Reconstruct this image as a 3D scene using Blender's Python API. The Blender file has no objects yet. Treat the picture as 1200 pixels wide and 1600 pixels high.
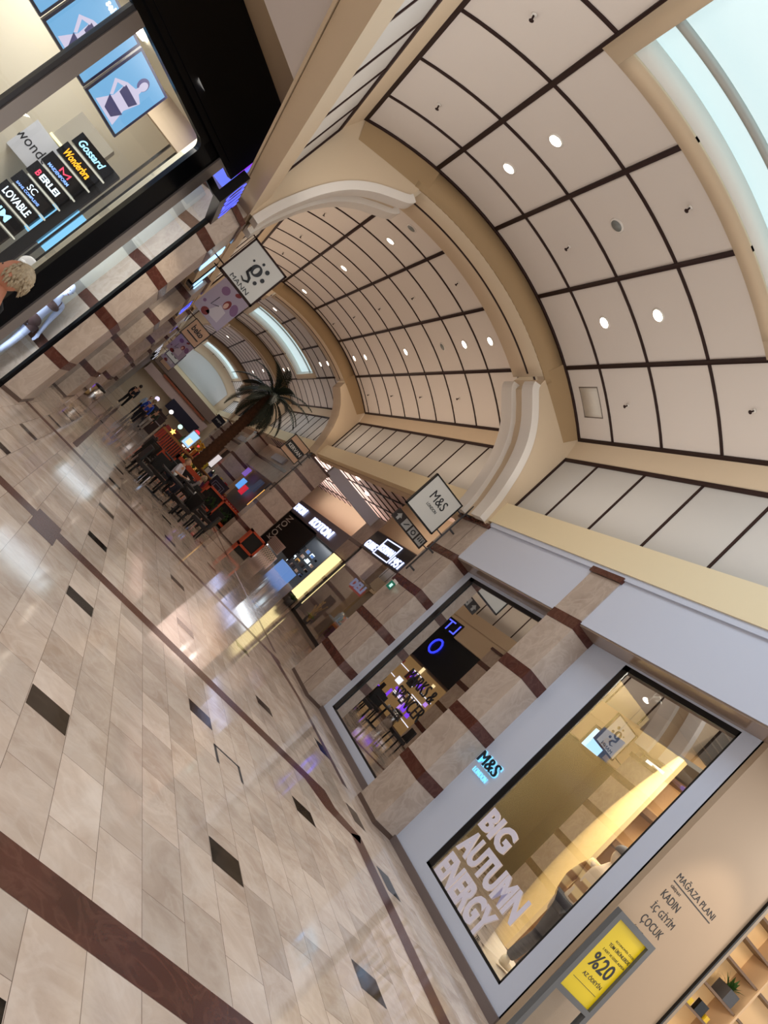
import bpy, math, random
from mathutils import Vector, Matrix
random.seed(7)
PI = math.pi
SC = bpy.context.scene
COL = SC.collection

# ------------------------------------------------------------------ camera, world, exposure
cam_d = bpy.data.cameras.new('camera')
cam_d.sensor_fit = 'HORIZONTAL'
cam_d.sensor_width = 36.0
cam_d.lens = 1126.55 / 1200 * 36.0
cam_d.clip_start = 0.05
cam_d.clip_end = 300
cam = bpy.data.objects.new('camera', cam_d)
COL.objects.link(cam)
right = Vector((0.59683771, -0.31259184, 0.73896624))
down = Vector((0.73221829, -0.16439934, -0.66093058))
fwd = Vector((0.32808707, 0.93555288, 0.13076573))
M = Matrix((right, -down, -fwd)).transposed().to_4x4()
M.translation = Vector((0, 0, 1.5))
cam.matrix_world = M
SC.camera = cam

world = bpy.data.worlds.new('world')
SC.world = world
world.use_nodes = True
world.node_tree.nodes['Background'].inputs[0].default_value = (1.0, 0.98, 0.965, 1)
world.node_tree.nodes['Background'].inputs[1].default_value = 0.9
SC.view_settings.view_transform = 'Standard'
SC.view_settings.look = 'None'
SC.view_settings.gamma = 1
SC.view_settings.use_curve_mapping = False
SC.view_settings.exposure = 0.42

WARM = (1.0, 0.86, 0.70)
SOFT = (1.0, 0.90, 0.80)
COOL = (0.78, 0.88, 1.0)


def light(kind, name, loc, energy, color, size=0.2, size_y=None, target=None, spot=None, blend=0.6):
    d = bpy.data.lights.new(name, kind)
    d.energy = energy
    d.color = color
    if kind == 'AREA':
        d.shape = 'RECTANGLE' if size_y else 'DISK'
        d.size = size
        if size_y:
            d.size_y = size_y
    elif kind == 'SPOT':
        d.shadow_soft_size = size
        d.spot_size = math.radians(spot or 90)
        d.spot_blend = blend
    else:
        d.shadow_soft_size = size
    o = bpy.data.objects.new(name, d)
    COL.objects.link(o)
    o.location = loc
    if target is not None:
        v = Vector(target) - Vector(loc)
        o.rotation_euler = v.to_track_quat('-Z', 'Y').to_euler()
    return o


# daylight through the skylights of the vault, added fill lamps shining up along both cornices
light('AREA', 'skylight_daylight', (2.36, 5.0, 7.5), 110, COOL, 3.0, 3.4, (2.36, 5.0, 0))
light('AREA', 'skylight_daylight', (2.36, 34.5, 7.5), 36, COOL, 3.0, 3.4, (2.36, 34.5, 0))
light('AREA', 'skylight_daylight', (2.36, 62.0, 7.5), 50, COOL, 3.0, 4.4, (2.36, 62, 0))
for y0, y1, e, c in ((-2, 11.5, 84, (1.0, 0.95, 0.90)), (13.5, 25.8, 95, (1.0, 0.80, 0.62)), (27.5, 39.5, 44, (1.0, 0.85, 0.78)), (41.5, 53.5, 40, (0.95, 0.86, 0.95)), (55.5, 65, 80, (0.95, 0.95, 1.0))):
    ym = (y0 + y1) / 2
    light('AREA', 'vault_fill', (5.0, ym, 5.15), e * 0.5, c, 0.5, y1 - y0, (5.0, ym, 9))
    light('AREA', 'vault_fill', (-0.3, ym, 5.15), e * 0.5, c, 0.5, y1 - y0, (-0.3, ym, 9))

# ------------------------------------------------------------------ materials
MATS = {}


def mat(name, col, rough=0.5, metal=0.0, emit=None, estr=1.0, alpha=None, trans=0.0, spec=0.5, noise=0.0, nscale=6.0, bump=0.0, coat=0.0):
    if name in MATS:
        return MATS[name]
    m = bpy.data.materials.new(name)
    m.use_nodes = True
    nt = m.node_tree
    b = nt.nodes['Principled BSDF']
    b.inputs['Base Color'].default_value = (*col, 1)
    b.inputs['Roughness'].default_value = rough
    b.inputs['Metallic'].default_value = metal
    b.inputs['Specular IOR Level'].default_value = spec
    b.inputs['Coat Weight'].default_value = coat
    if trans:
        b.inputs['Transmission Weight'].default_value = trans
    if emit:
        b.inputs['Emission Color'].default_value = (*emit, 1)
        b.inputs['Emission Strength'].default_value = estr
    if noise or bump:
        tc = nt.nodes.new('ShaderNodeTexCoord')
        nz = nt.nodes.new('ShaderNodeTexNoise')
        nz.inputs['Scale'].default_value = nscale
        nz.inputs['Detail'].default_value = 5
        nt.links.new(tc.outputs['Object'], nz.inputs['Vector'])
        if noise:
            mr = nt.nodes.new('ShaderNodeMapRange')
            mr.inputs[3].default_value = 1 - noise
            mr.inputs[4].default_value = 1 + noise
            nt.links.new(nz.outputs[0], mr.inputs[0])
            vm = nt.nodes.new('ShaderNodeVectorMath')
            vm.operation = 'SCALE'
            vm.inputs[0].default_value = col
            nt.links.new(mr.outputs[0], vm.inputs['Scale'])
            nt.links.new(vm.outputs[0], b.inputs['Base Color'])
        if bump:
            bp = nt.nodes.new('ShaderNodeBump')
            bp.inputs['Strength'].default_value = bump
            nt.links.new(nz.outputs[0], bp.inputs['Height'])
            nt.links.new(bp.outputs[0], b.inputs['Normal'])
    MATS[name] = m
    return m


def srgb(r, g, b):
    f = lambda c: (c / 255 / 12.92) if c / 255 <= 0.04045 else ((c / 255 + 0.055) / 1.055) ** 2.4
    return (f(r), f(g), f(b))


def glass(name, tint=(1, 1, 1), refl=0.10, rough=0.0):
    """thin shop glass: mostly clear with a fresnel reflection"""
    if name in MATS:
        return MATS[name]
    m = bpy.data.materials.new(name)
    m.use_nodes = True
    nt = m.node_tree
    nt.nodes.remove(nt.nodes['Principled BSDF'])
    out = nt.nodes['Material Output']
    tr = nt.nodes.new('ShaderNodeBsdfTransparent')
    tr.inputs[0].default_value = (*tint, 1)
    gl = nt.nodes.new('ShaderNodeBsdfGlossy')
    gl.inputs['Roughness'].default_value = rough
    fr = nt.nodes.new('ShaderNodeFresnel')
    fr.inputs[0].default_value = 1.45
    mr = nt.nodes.new('ShaderNodeMapRange')
    mr.inputs[1].default_value = 0
    mr.inputs[2].default_value = 1
    mr.inputs[3].default_value = refl
    mr.inputs[4].default_value = 0.9
    nt.links.new(fr.outputs[0], mr.inputs[0])
    mx = nt.nodes.new('ShaderNodeMixShader')
    nt.links.new(mr.outputs[0], mx.inputs[0])
    nt.links.new(tr.outputs[0], mx.inputs[1])
    nt.links.new(gl.outputs[0], mx.inputs[2])
    nt.links.new(mx.outputs[0], out.inputs[0])
    MATS[name] = m
    return m


def stone(name, c1, c2, vein, scale=1.6, rough=0.25, vein_amt=0.5, brick=None):
    """veined polished stone; brick = (tile width along x, tile length along y)"""
    if name in MATS:
        return MATS[name]
    m = bpy.data.materials.new(name)
    m.use_nodes = True
    nt = m.node_tree
    N = nt.nodes.new
    L = nt.links.new
    b = nt.nodes['Principled BSDF']
    b.inputs['Roughness'].default_value = rough
    tc = N('ShaderNodeTexCoord')
    vec = tc.outputs['Object']
    if brick:
        sp = N('ShaderNodeSeparateXYZ')
        L(vec, sp.inputs[0])
        cb = N('ShaderNodeCombineXYZ')
        ax = N('ShaderNodeMath'); ax.operation = 'ADD'; ax.inputs[1].default_value = 50 * brick[0] - 0.255 + 0.28
        L(sp.outputs[0], ax.inputs[0])
        ay = N('ShaderNodeMath'); ay.operation = 'ADD'; ay.inputs[1].default_value = 20 * brick[1] + 0.06
        L(sp.outputs[1], ay.inputs[0])
        L(ay.outputs[0], cb.inputs[0])
        L(ax.outputs[0], cb.inputs[1])
        bk = N('ShaderNodeTexBrick')
        bk.offset = 0.37
        bk.offset_frequency = 2
        bk.inputs['Scale'].default_value = 1
        bk.inputs['Brick Width'].default_value = brick[1]
        bk.inputs['Row Height'].default_value = brick[0]
        bk.inputs['Mortar Size'].default_value = 0.0016
        bk.inputs['Mortar Smooth'].default_value = 0.1
        bk.inputs['Bias'].default_value = 0.0
        bk.inputs['Color1'].default_value = (0, 0, 0, 1)
        bk.inputs['Color2'].default_value = (1, 1, 1, 1)
        bk.inputs['Mortar'].default_value = (0.5, 0.5, 0.5, 1)
        L(cb.outputs[0], bk.inputs[0])
        # shift the veins tile by tile
        sc = N('ShaderNodeVectorMath'); sc.operation = 'SCALE'; sc.inputs['Scale'].default_value = 37.0
        L(bk.outputs['Color'], sc.inputs[0])
        ad = N('ShaderNodeVectorMath'); ad.operation = 'ADD'
        L(vec, ad.inputs[0]); L(sc.outputs[0], ad.inputs[1])
        nvec = ad.outputs[0]
    else:
        nvec = vec
    n1 = N('ShaderNodeTexNoise')
    n1.inputs['Scale'].default_value = scale
    n1.inputs['Detail'].default_value = 7
    n1.inputs['Roughness'].default_value = 0.6
    n1.inputs['Distortion'].default_value = 0.7
    L(nvec, n1.inputs['Vector'])
    r1 = N('ShaderNodeMapRange')
    r1.inputs[1].default_value = 0.33
    r1.inputs[2].default_value = 0.67
    L(n1.outputs[0], r1.inputs[0])
    mx = N('ShaderNodeMix'); mx.data_type = 'RGBA'
    mx.inputs[6].default_value = (*c1, 1)
    mx.inputs[7].default_value = (*c2, 1)
    L(r1.outputs[0], mx.inputs[0])
    n2 = N('ShaderNodeTexNoise')
    n2.inputs['Scale'].default_value = scale * 1.3
    n2.inputs['Detail'].default_value = 8
    n2.inputs['Distortion'].default_value = 1.6
    L(nvec, n2.inputs['Vector'])
    s2 = N('ShaderNodeMath'); s2.operation = 'SUBTRACT'; s2.inputs[1].default_value = 0.5
    L(n2.outputs[0], s2.inputs[0])
    a2 = N('ShaderNodeMath'); a2.operation = 'ABSOLUTE'
    L(s2.outputs[0], a2.inputs[0])
    r2 = N('ShaderNodeMapRange')
    r2.inputs[1].default_value = 0.0
    r2.inputs[2].default_value = 0.07
    r2.inputs[3].default_value = vein_amt
    r2.inputs[4].default_value = 0.0
    L(a2.outputs[0], r2.inputs[0])
    mv = N('ShaderNodeMix'); mv.data_type = 'RGBA'
    mv.inputs[7].default_value = (*vein, 1)
    L(r2.outputs[0], mv.inputs[0]); L(mx.outputs[2], mv.inputs[6])
    res = mv.outputs[2]
    if brick:
        tn = N('ShaderNodeMapRange')
        tn.inputs[3].default_value = 0.84
        tn.inputs[4].default_value = 1.13
        L(bk.outputs['Color'], tn.inputs[0])
        vs = N('ShaderNodeVectorMath'); vs.operation = 'SCALE'
        L(res, vs.inputs[0]); L(tn.outputs[0], vs.inputs['Scale'])
        mm = N('ShaderNodeMix'); mm.data_type = 'RGBA'
        mm.inputs[7].default_value = (c1[0] * 0.38, c1[1] * 0.36, c1[2] * 0.36, 1)
        L(bk.outputs['Fac'], mm.inputs[0]); L(vs.outputs[0], mm.inputs[6])
        res = mm.outputs[2]
    L(res, b.inputs['Base Color'])
    MATS[name] = m
    return m


floor_m = stone('floor_marble', srgb(190, 170, 154), srgb(221, 205, 191), srgb(230, 220, 210), 2.3, 0.075, 0.22, (0.28, 0.56))
cream_m = stone('column_marble', srgb(166, 149, 136), srgb(190, 174, 161), srgb(206, 193, 182), 2.2, 0.3, 0.35)
brown_m = stone('band_marble', srgb(70, 36, 28), srgb(88, 48, 38), srgb(120, 84, 70), 3.0, 0.22, 0.25)
dark_m = stone('black_marble', srgb(10, 10, 11), srgb(20, 19, 19), srgb(90, 80, 68), 4.0, 0.10, 0.2)
panel_m = mat('ceiling_panel', srgb(214, 205, 197), 0.7, noise=0.012, nscale=1.5)
beige_m = mat('beige_plaster', srgb(210, 190, 162), 0.75, noise=0.02, nscale=3)
ring_m = mat('tan_plaster', srgb(168, 141, 104), 0.75, noise=0.02, nscale=3)
yellow_m = mat('cornice_plaster', srgb(236, 220, 184), 0.7, noise=0.01)
white_m = mat('white_moulding', srgb(226, 220, 212), 0.6)
fascia_m = mat('grey_white_fascia', srgb(200, 206, 222), 0.55)
frame_m = mat('white_frame', srgb(198, 206, 224), 0.45)
rib_m = mat('brown_rib', srgb(44, 24, 20), 0.6, spec=0.25)
black_m = mat('black_frame', srgb(10, 10, 12), 0.35)
blackg_m = mat('black_gloss', srgb(4, 4, 7), 0.25, spec=0.25)
grey_m = mat('grey_metal', srgb(150, 142, 138), 0.35, 0.6)
dgrey_m = mat('dark_grey', srgb(62, 62, 66), 0.5)
steel_m = mat('steel', srgb(190, 190, 192), 0.25, 1.0)
lit_m = mat('lamp_disc', (1, 1, 1), 0.5, emit=(1.0, 0.86, 0.68), estr=9)
litw_m = mat('lamp_white', (1, 1, 1), 0.5, emit=(1.0, 0.97, 0.92), estr=14)
sky_m = mat('skylight_pane', (0.6, 0.7, 0.7), 0.4, emit=srgb(200, 226, 232), estr=0.60)
glass_m = glass('shop_glass', (0.96, 0.97, 0.96), 0.015)
glassd_m = glass('shop_glass_dark', (0.75, 0.78, 0.8), 0.14)


# ------------------------------------------------------------------ geometry helpers
class Fr:
    """a flat frame: origin, u = reading direction, v = up, w = towards the viewer"""
    def __init__(s, o, u, v=(0, 0, 1)):
        s.o = Vector(o); s.u = Vector(u).normalized(); s.v = Vector(v).normalized(); s.n = s.u.cross(s.v)

    def __call__(s, u, v, w=0):
        return s.o + s.u * u + s.v * v + s.n * w


def FX(x):   # faces -X (right wall); u = -y
    return Fr((x, 0, 0), (0, -1, 0))


def FXL(x):  # faces +X (left wall); u = +y
    return Fr((x, 0, 0), (0, 1, 0))


def FY(y):   # faces -Y; u = x
    return Fr((0, y, 0), (1, 0, 0))


S2 = math.sqrt(0.5)
FL = Fr((-0.88, 11.72, 0), (S2, S2, 0))   # the slanted shop front on the left


class MB:
    def __init__(s):
        s.v = []; s.f = []; s.m = []; s.mats = []; s.smooth = []

    def mi(s, m):
        if m not in s.mats:
            s.mats.append(m)
        return s.mats.index(m)

    def add(s, vs, fs, m, smooth=False):
        b = len(s.v)
        s.v += [tuple(p) for p in vs]
        k = s.mi(m)
        for f in fs:
            s.f.append([b + i for i in f]); s.m.append(k); s.smooth.append(smooth)
        return s

    def fbox(s, F, u0, u1, v0, v1, w0, w1, m):
        P = [F(u, v, w) for w in (w0, w1) for v in (v0, v1) for u in (u0, u1)]
        return s.add(P, [(0, 2, 3, 1), (4, 5, 7, 6), (0, 1, 5, 4), (2, 6, 7, 3), (0, 4, 6, 2), (1, 3, 7, 5)], m)

    def box(s, x0, y0, z0, x1, y1, z1, m):
        P = [(x, y, z) for z in (z0, z1) for y in (y0, y1) for x in (x0, x1)]
        return s.add(P, [(0, 2, 3, 1), (4, 5, 7, 6), (0, 1, 5, 4), (2, 6, 7, 3), (0, 4, 6, 2), (1, 3, 7, 5)], m)

    def quad(s, a, b, c, d, m):
        return s.add([a, b, c, d], [(0, 1, 2, 3)], m)

    def prism(s, poly, z0, z1, m, cap=True):
        n = len(poly)
        P = [(x, y, z0) for x, y in poly] + [(x, y, z1) for x, y in poly]
        fs = [(i, (i + 1) % n, n + (i + 1) % n, n + i) for i in range(n)]
        if cap:
            fs += [tuple(range(n - 1, -1, -1)), tuple(range(n, 2 * n))]
        return s.add(P, fs, m)

    def fpoly(s, F, poly, w0, w1, m):
        n = len(poly)
        P = [F(u, v, w0) for u, v in poly] + [F(u, v, w1) for u, v in poly]
        fs = [(i, (i + 1) % n, n + (i + 1) % n, n + i) for i in range(n)]
        fs += [tuple(range(n - 1, -1, -1)), tuple(range(n, 2 * n))]
        return s.add(P, fs, m)

    def disc(s, F, u, v, r, w0, w1, m, n=20, ry=None, ang=0):
        ry = ry or r
        ca, sa = math.cos(ang), math.sin(ang)
        pts = []
        for i in range(n):
            a, b = r * math.cos(2 * PI * i / n), ry * math.sin(2 * PI * i / n)
            pts.append((u + a * ca - b * sa, v + a * sa + b * ca))
        return s.fpoly(F, pts, w0, w1, m)

    def tube(s, pts, r, m, n=8, cap=True):
        pts = [Vector(p) for p in pts]
        rs = r if isinstance(r, (list, tuple)) else [r] * len(pts)
        V = []; up = None
        for i, p in enumerate(pts):
            t = (pts[min(i + 1, len(pts) - 1)] - pts[max(i - 1, 0)])
            t = t.normalized() if t.length > 1e-9 else Vector((0, 0, 1))
            if up is None:
                up = Vector((0, 0, 1)) if abs(t.z) < 0.9 else Vector((1, 0, 0))
            a = t.cross(up).normalized(); b = a.cross(t).normalized(); up = b
            V += [p + (a * math.cos(2 * PI * k / n) + b * math.sin(2 * PI * k / n)) * rs[i] for k in range(n)]
        fs = []
        for i in range(len(pts) - 1):
            fs += [(i * n + k, i * n + (k + 1) % n, (i + 1) * n + (k + 1) % n, (i + 1) * n + k) for k in range(n)]
        if cap:
            fs += [tuple(range(n - 1, -1, -1)), tuple(range((len(pts) - 1) * n, len(pts) * n))]
        return s.add(V, fs, m, True)

    def lathe(s, prof, c, m, n=20, axis=None):
        V = []
        for r, z in prof:
            V += [(c[0] + r * math.cos(2 * PI * k / n), c[1] + r * math.sin(2 * PI * k / n), c[2] + z) for k in range(n)]
        fs = []
        for i in range(len(prof) - 1):
            fs += [(i * n + k, i * n + (k + 1) % n, (i + 1) * n + (k + 1) % n, (i + 1) * n + k) for k in range(n)]
        fs += [tuple(range(n - 1, -1, -1)), tuple(range((len(prof) - 1) * n, len(prof) * n))]
        return s.add(V, fs, m, True)

    def ball(s, c, r, m, n=14, k=9, rot=None, fn=None):
        """ellipsoid; r = (rx, ry, rz); fn reshapes unit points"""
        if not isinstance(r, (list, tuple)):
            r = (r, r, r)
        V = []
        for j in range(k + 1):
            t = PI * j / k
            for i in range(n):
                a = 2 * PI * i / n
                p = Vector((math.sin(t) * math.cos(a), math.sin(t) * math.sin(a), math.cos(t)))
                if fn:
                    p = fn(p)
                p = Vector((p.x * r[0], p.y * r[1], p.z * r[2]))
                if rot:
                    p = rot @ p
                V.append(Vector(c) + p)
        fs = []
        for j in range(k):
            fs += [(j * n + i, (j + 1) * n + i, (j + 1) * n + (i + 1) % n, j * n + (i + 1) % n) for i in range(n)]
        return s.add(V, fs, m, True)

    def text(s, F, txt, u0, u1, v0, v1, w, m, depth=0.004, bold=0.0, shear=0.0, keep=False, vertical=False):
        """real lettering fitted to the rectangle u0..u1, v0..v1"""
        cu = bpy.data.curves.new('t', 'FONT')
        cu.body = txt
        cu.size = 1
        cu.extrude = 0.02
        cu.offset = bold
        cu.shear = shear
        cu.resolution_u = 3
        o = bpy.data.objects.new('t', cu)
        COL.objects.link(o)
        dg = bpy.context.evaluated_depsgraph_get()
        me = bpy.data.meshes.new_from_object(o.evaluated_get(dg))
        vs = [v.co.copy() for v in me.vertices]
        fs = [tuple(p.vertices) for p in me.polygons]
        bpy.data.objects.remove(o); bpy.data.curves.remove(cu); bpy.data.meshes.remove(me)
        if not vs:
            return s
        x0 = min(p.x for p in vs); x1 = max(p.x for p in vs)
        y0 = min(p.y for p in vs); y1 = max(p.y for p in vs)
        sx = (u1 - u0) / (x1 - x0); sy = (v1 - v0) / (y1 - y0)
        if keep:
            sx = sy = min(sx, sy)
        P = [F(u0 + (p.x - x0) * sx, v0 + (p.y - y0) * sy, w + (depth if p.z > 0 else 0)) for p in vs]
        return s.add(P, fs, m)

    def build(s, name, parent=None, label=None, cat=None, group=None, kind=None, base=None):
        me = bpy.data.meshes.new(name)
        off = Vector(base) if base else Vector((0, 0, 0))
        me.from_pydata([tuple(Vector(p) - off) for p in s.v], [], s.f)
        for m in s.mats:
            me.materials.append(m)
        me.polygons.foreach_set('material_index', s.m)
        me.polygons.foreach_set('use_smooth', s.smooth)
        me.update()
        o = bpy.data.objects.new(name, me)
        COL.objects.link(o)
        o.location = off
        if parent:
            o.parent = parent
        tag(o, label, cat, group, kind)
        return o


def tag(o, label=None, cat=None, group=None, kind=None):
    if label: o['label'] = label
    if cat: o['category'] = cat
    if group: o['group'] = group
    if kind: o['kind'] = kind
    return o


def thing(name, label, cat, group=None, loc=(0, 0, 0), rotz=0):
    o = bpy.data.objects.new(name, None)
    COL.objects.link(o)
    o.location = loc
    o.rotation_euler = (0, 0, rotz)
    o.empty_display_size = 0.1
    return tag(o, label, cat, group)


def part(mb, name, parent, label=None):
    """parts are modelled in the thing's own coordinates"""
    return mb.build(name, parent, label)


CNT = {}


def struct(mb, kind_name):
    n = kind_name
    if kind_name in ('trim', 'window', 'door'):
        CNT[kind_name] = CNT.get(kind_name, 0) + 1
        n = '%s_%d' % (kind_name, CNT[kind_name])
    return mb.build(n, kind='structure')


# ------------------------------------------------------------------ the floor with its inlays
XC, RV, ZC = 2.36, 6.80, 1.03       # vault axis, radius and centre height
mb = MB()
mb.quad((-14, -3, 0), (22, -3, 0), (22, 75, 0), (-14, 75, 0), floor_m)


def inlay(x0, y0, x1, y1, m, z=0.0012):
    mb.quad((x0, y0, z), (x1, y0, z), (x1, y1, z), (x0, y1, z), m)


inlay(-12, 2.51, 5.9, 2.78, brown_m)
for yb in (7.0, 12.32, 21.2, 26.4, 33.0, 40.4, 47.0, 54.0):
    x1 = 4.31 if yb == 7.0 else 5.2
    inlay(-0.9 if yb > 12 else -12, yb, x1, yb + 0.27, brown_m)
for pts in ([(4.10, 7.0), (4.34, 6.69), (4.90, 6.60), (5.0, 6.82), (4.62, 6.98), (4.55, 7.27), (4.1, 7.27)],
            [(4.76, -3), (5.0, -3), (5.0, 6.85), (4.76, 6.66)],
            [(4.9, 12.32), (5.2, 11.0), (5.3, 8.3), (5.42, 8.3), (5.32, 11.1), (5.1, 12.59)]):
    mb.add([(x, y, 0.0016) for x, y in pts], [tuple(range(len(pts)))], brown_m)
inlay(0.27, 6.68, 0.55, 7.44, brown_m, 0.002)
for yb in (13.0, 27.0):
    inlay(0.0, yb, 0.1, yb + 13, brown_m)
    inlay(5.15, yb, 5.25, yb + 13, brown_m)
for k in range(-4, 4):
    x = 0.82 + 1.4 * k
    if x > 5:
        continue
    for y in (-0.2, 1.85, 3.82, 5.86, 8.2, 10.25, 13.2, 15.4, 17.6, 19.6):
        if x < -0.9 and y > 9:
            continue
        inlay(x, y, x + 0.27, y + 0.25, dark_m)
for y in (6.0, 7.2, 8.9):
    inlay(4.95 + 0.12, y, 5.28, y + 0.4, dark_m)
# thin steel edge of the little floor hatch
for a, b, c, d in ((2.47, 5.30, 2.50, 5.60), (2.47, 5.58, 2.79, 5.61), (2.76, 5.33, 2.79, 5.61)):
    inlay(a, b, c, d, dgrey_m, 0.002)
struct(mb, 'floor')

# ------------------------------------------------------------------ the barrel vault
TH = [-0.515, -0.311, -0.1037, 0.1037, 0.311, 0.515]


def vp(a, y, r=0.0):
    return (XC + (RV + r) * math.sin(a), y, ZC + (RV + r) * math.cos(a))


def arcstrip(mb, y0, y1, r0, r1, a0, a1, m, n=24, cross=True):
    """a curved bar between radii r0 and r1 (offsets), y0..y1, angles a0..a1"""
    V = []
    for i in range(n + 1):
        a = a0 + (a1 - a0) * i / n
        V += [vp(a, y0, r0), vp(a, y1, r0), vp(a, y1, r1), vp(a, y0, r1)]
    fs = []
    for i in range(n):
        b = i * 4
        for k in range(4):
            fs.append((b + k, b + (k + 1) % 4, b + 4 + (k + 1) % 4, b + 4 + k))
    fs += [(0, 1, 2, 3), (n * 4 + 3, n * 4 + 2, n * 4 + 1, n * 4)]
    mb.add(V, fs, m, True)


def vault_bay(y0, y1, ribs, sky=None):
    p = MB()
    ys = sorted(set([y0, y1] + ribs + (list(sky) if sky else [])))
    ys = [y for y in ys if y0 <= y <= y1]
    NA = 30
    AS = 0.2745          # half angle of the skylight opening
    angs = sorted(set([-0.515 + 1.03 * i / NA for i in range(NA + 1)] + [-AS, AS]))
    for i in range(len(ys) - 1):
        for j in range(len(angs) - 1):
            ym = (ys[i] + ys[i + 1]) / 2; am = (angs[j] + angs[j + 1]) / 2
            if sky and sky[0] < ym < sky[1] and abs(am) < AS:
                continue
            a, b = angs[j], angs[j + 1]
            p.add([vp(a, ys[i]), vp(b, ys[i]), vp(b, ys[i + 1]), vp(a, ys[i + 1])], [(0, 1, 2, 3)], panel_m, True)
    # outer shell keeps the light in
    arcstrip(p, y0, y1, 1.3, 1.35, -0.56, 0.56, beige_m)
    struct(p, 'ceiling')
    r = MB()
    for y in ribs:
        segs = [(-0.515, 0.515)]
        if sky and sky[0] - 0.3 < y < sky[1] + 0.3:
            segs = [(-0.515, -AS - 0.03), (AS + 0.03, 0.515)]
        for a0, a1 in segs:
            arcstrip(r, y - 0.024, y + 0.024, -0.018, 0.004, a0, a1, rib_m)
    for a in TH[1:-1]:
        segs = [(y0, y1)]
        if sky and abs(a) < AS:
            segs = [(y0, sky[0]), (sky[1], y1)]
        for s0, s1 in segs:
            if s1 > s0:
                arcstrip(r, s0, s1, -0.026, 0.004, a - 0.0052, a + 0.0052, rib_m, 1)
    for a in (-0.515, 0.515):
        arcstrip(r, y0, y1, -0.03, 0.006, a - 0.005, a + 0.005, rib_m, 1)
    for y in (y0 + 0.02, y1 - 0.02):
        arcstrip(r, y - 0.03, y + 0.03, -0.03, 0.006, -0.515, 0.515, rib_m)
    struct(r, 'trim')
    if sky:
        f = MB()
        s0, s1 = sky
        e = 0.26
        arcstrip(f, s0 - e, s1 + e, -0.03, 0.0, -AS - 0.036, -AS, beige_m, 2)
        arcstrip(f, s0 - e, s1 + e, -0.03, 0.0, AS, AS + 0.036, beige_m, 2)
        arcstrip(f, s1, s1 + e, -0.03, 0.0, -AS, AS, beige_m)
        arcstrip(f, s0 - e, s0, -0.03, 0.0, -AS, AS, beige_m)
        # the well and its mullion
        arcstrip(f, s1, s1 + 0.03, -0.0, 0.30, -AS, AS, white_m)
        arcstrip(f, s0 - 0.03, s0, -0.0, 0.30, -AS, AS, white_m)
        arcstrip(f, s0, s1, 0, 0.30, -AS - 0.004, -AS, white_m, 1)
        arcstrip(f, s0, s1, 0, 0.30, AS, AS + 0.004, white_m, 1)
        for ym in ((s1 - 0.62, s1 - 2.0, s0 + 0.7) if s1 < 10 else (s0 + 1.0,)):
            arcstrip(f, ym, ym + 0.08, 0.06, 0.12, -AS, AS, mat('mullion_grey', srgb(176, 180, 176), 0.6), 40)
        struct(f, 'trim')
        w = MB()
        arcstrip(w, s0, s1, 0.28, 0.30, -AS, AS, sky_m)
        struct(w, 'window')


RIB = 1.285
vault_bay(-2.2, 11.9, [10.84 - RIB * k for k in range(10)], (3.2, 7.0))
vault_bay(13.12, 26.0, [13.78 + 1.305 * k for k in range(10)])
vault_bay(27.2, 40.1, [27.9 + 1.305 * k for k in range(10)], (32.6, 36.4))
vault_bay(41.3, 54.1, [42.0 + 1.305 * k for k in range(10)])
vault_bay(55.3, 66.0, [56.0 + 1.305 * k for k in range(8)], (59.6, 64.6))


# ------------------------------------------------------------------ transverse arches
CORB = [(2.02, 6.80), (2.25, 6.64), (2.52, 6.42), (2.78, 6.10), (2.98, 5.68), (3.12, 5.2), (3.20, 4.85), (3.235, 4.5)]


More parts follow.
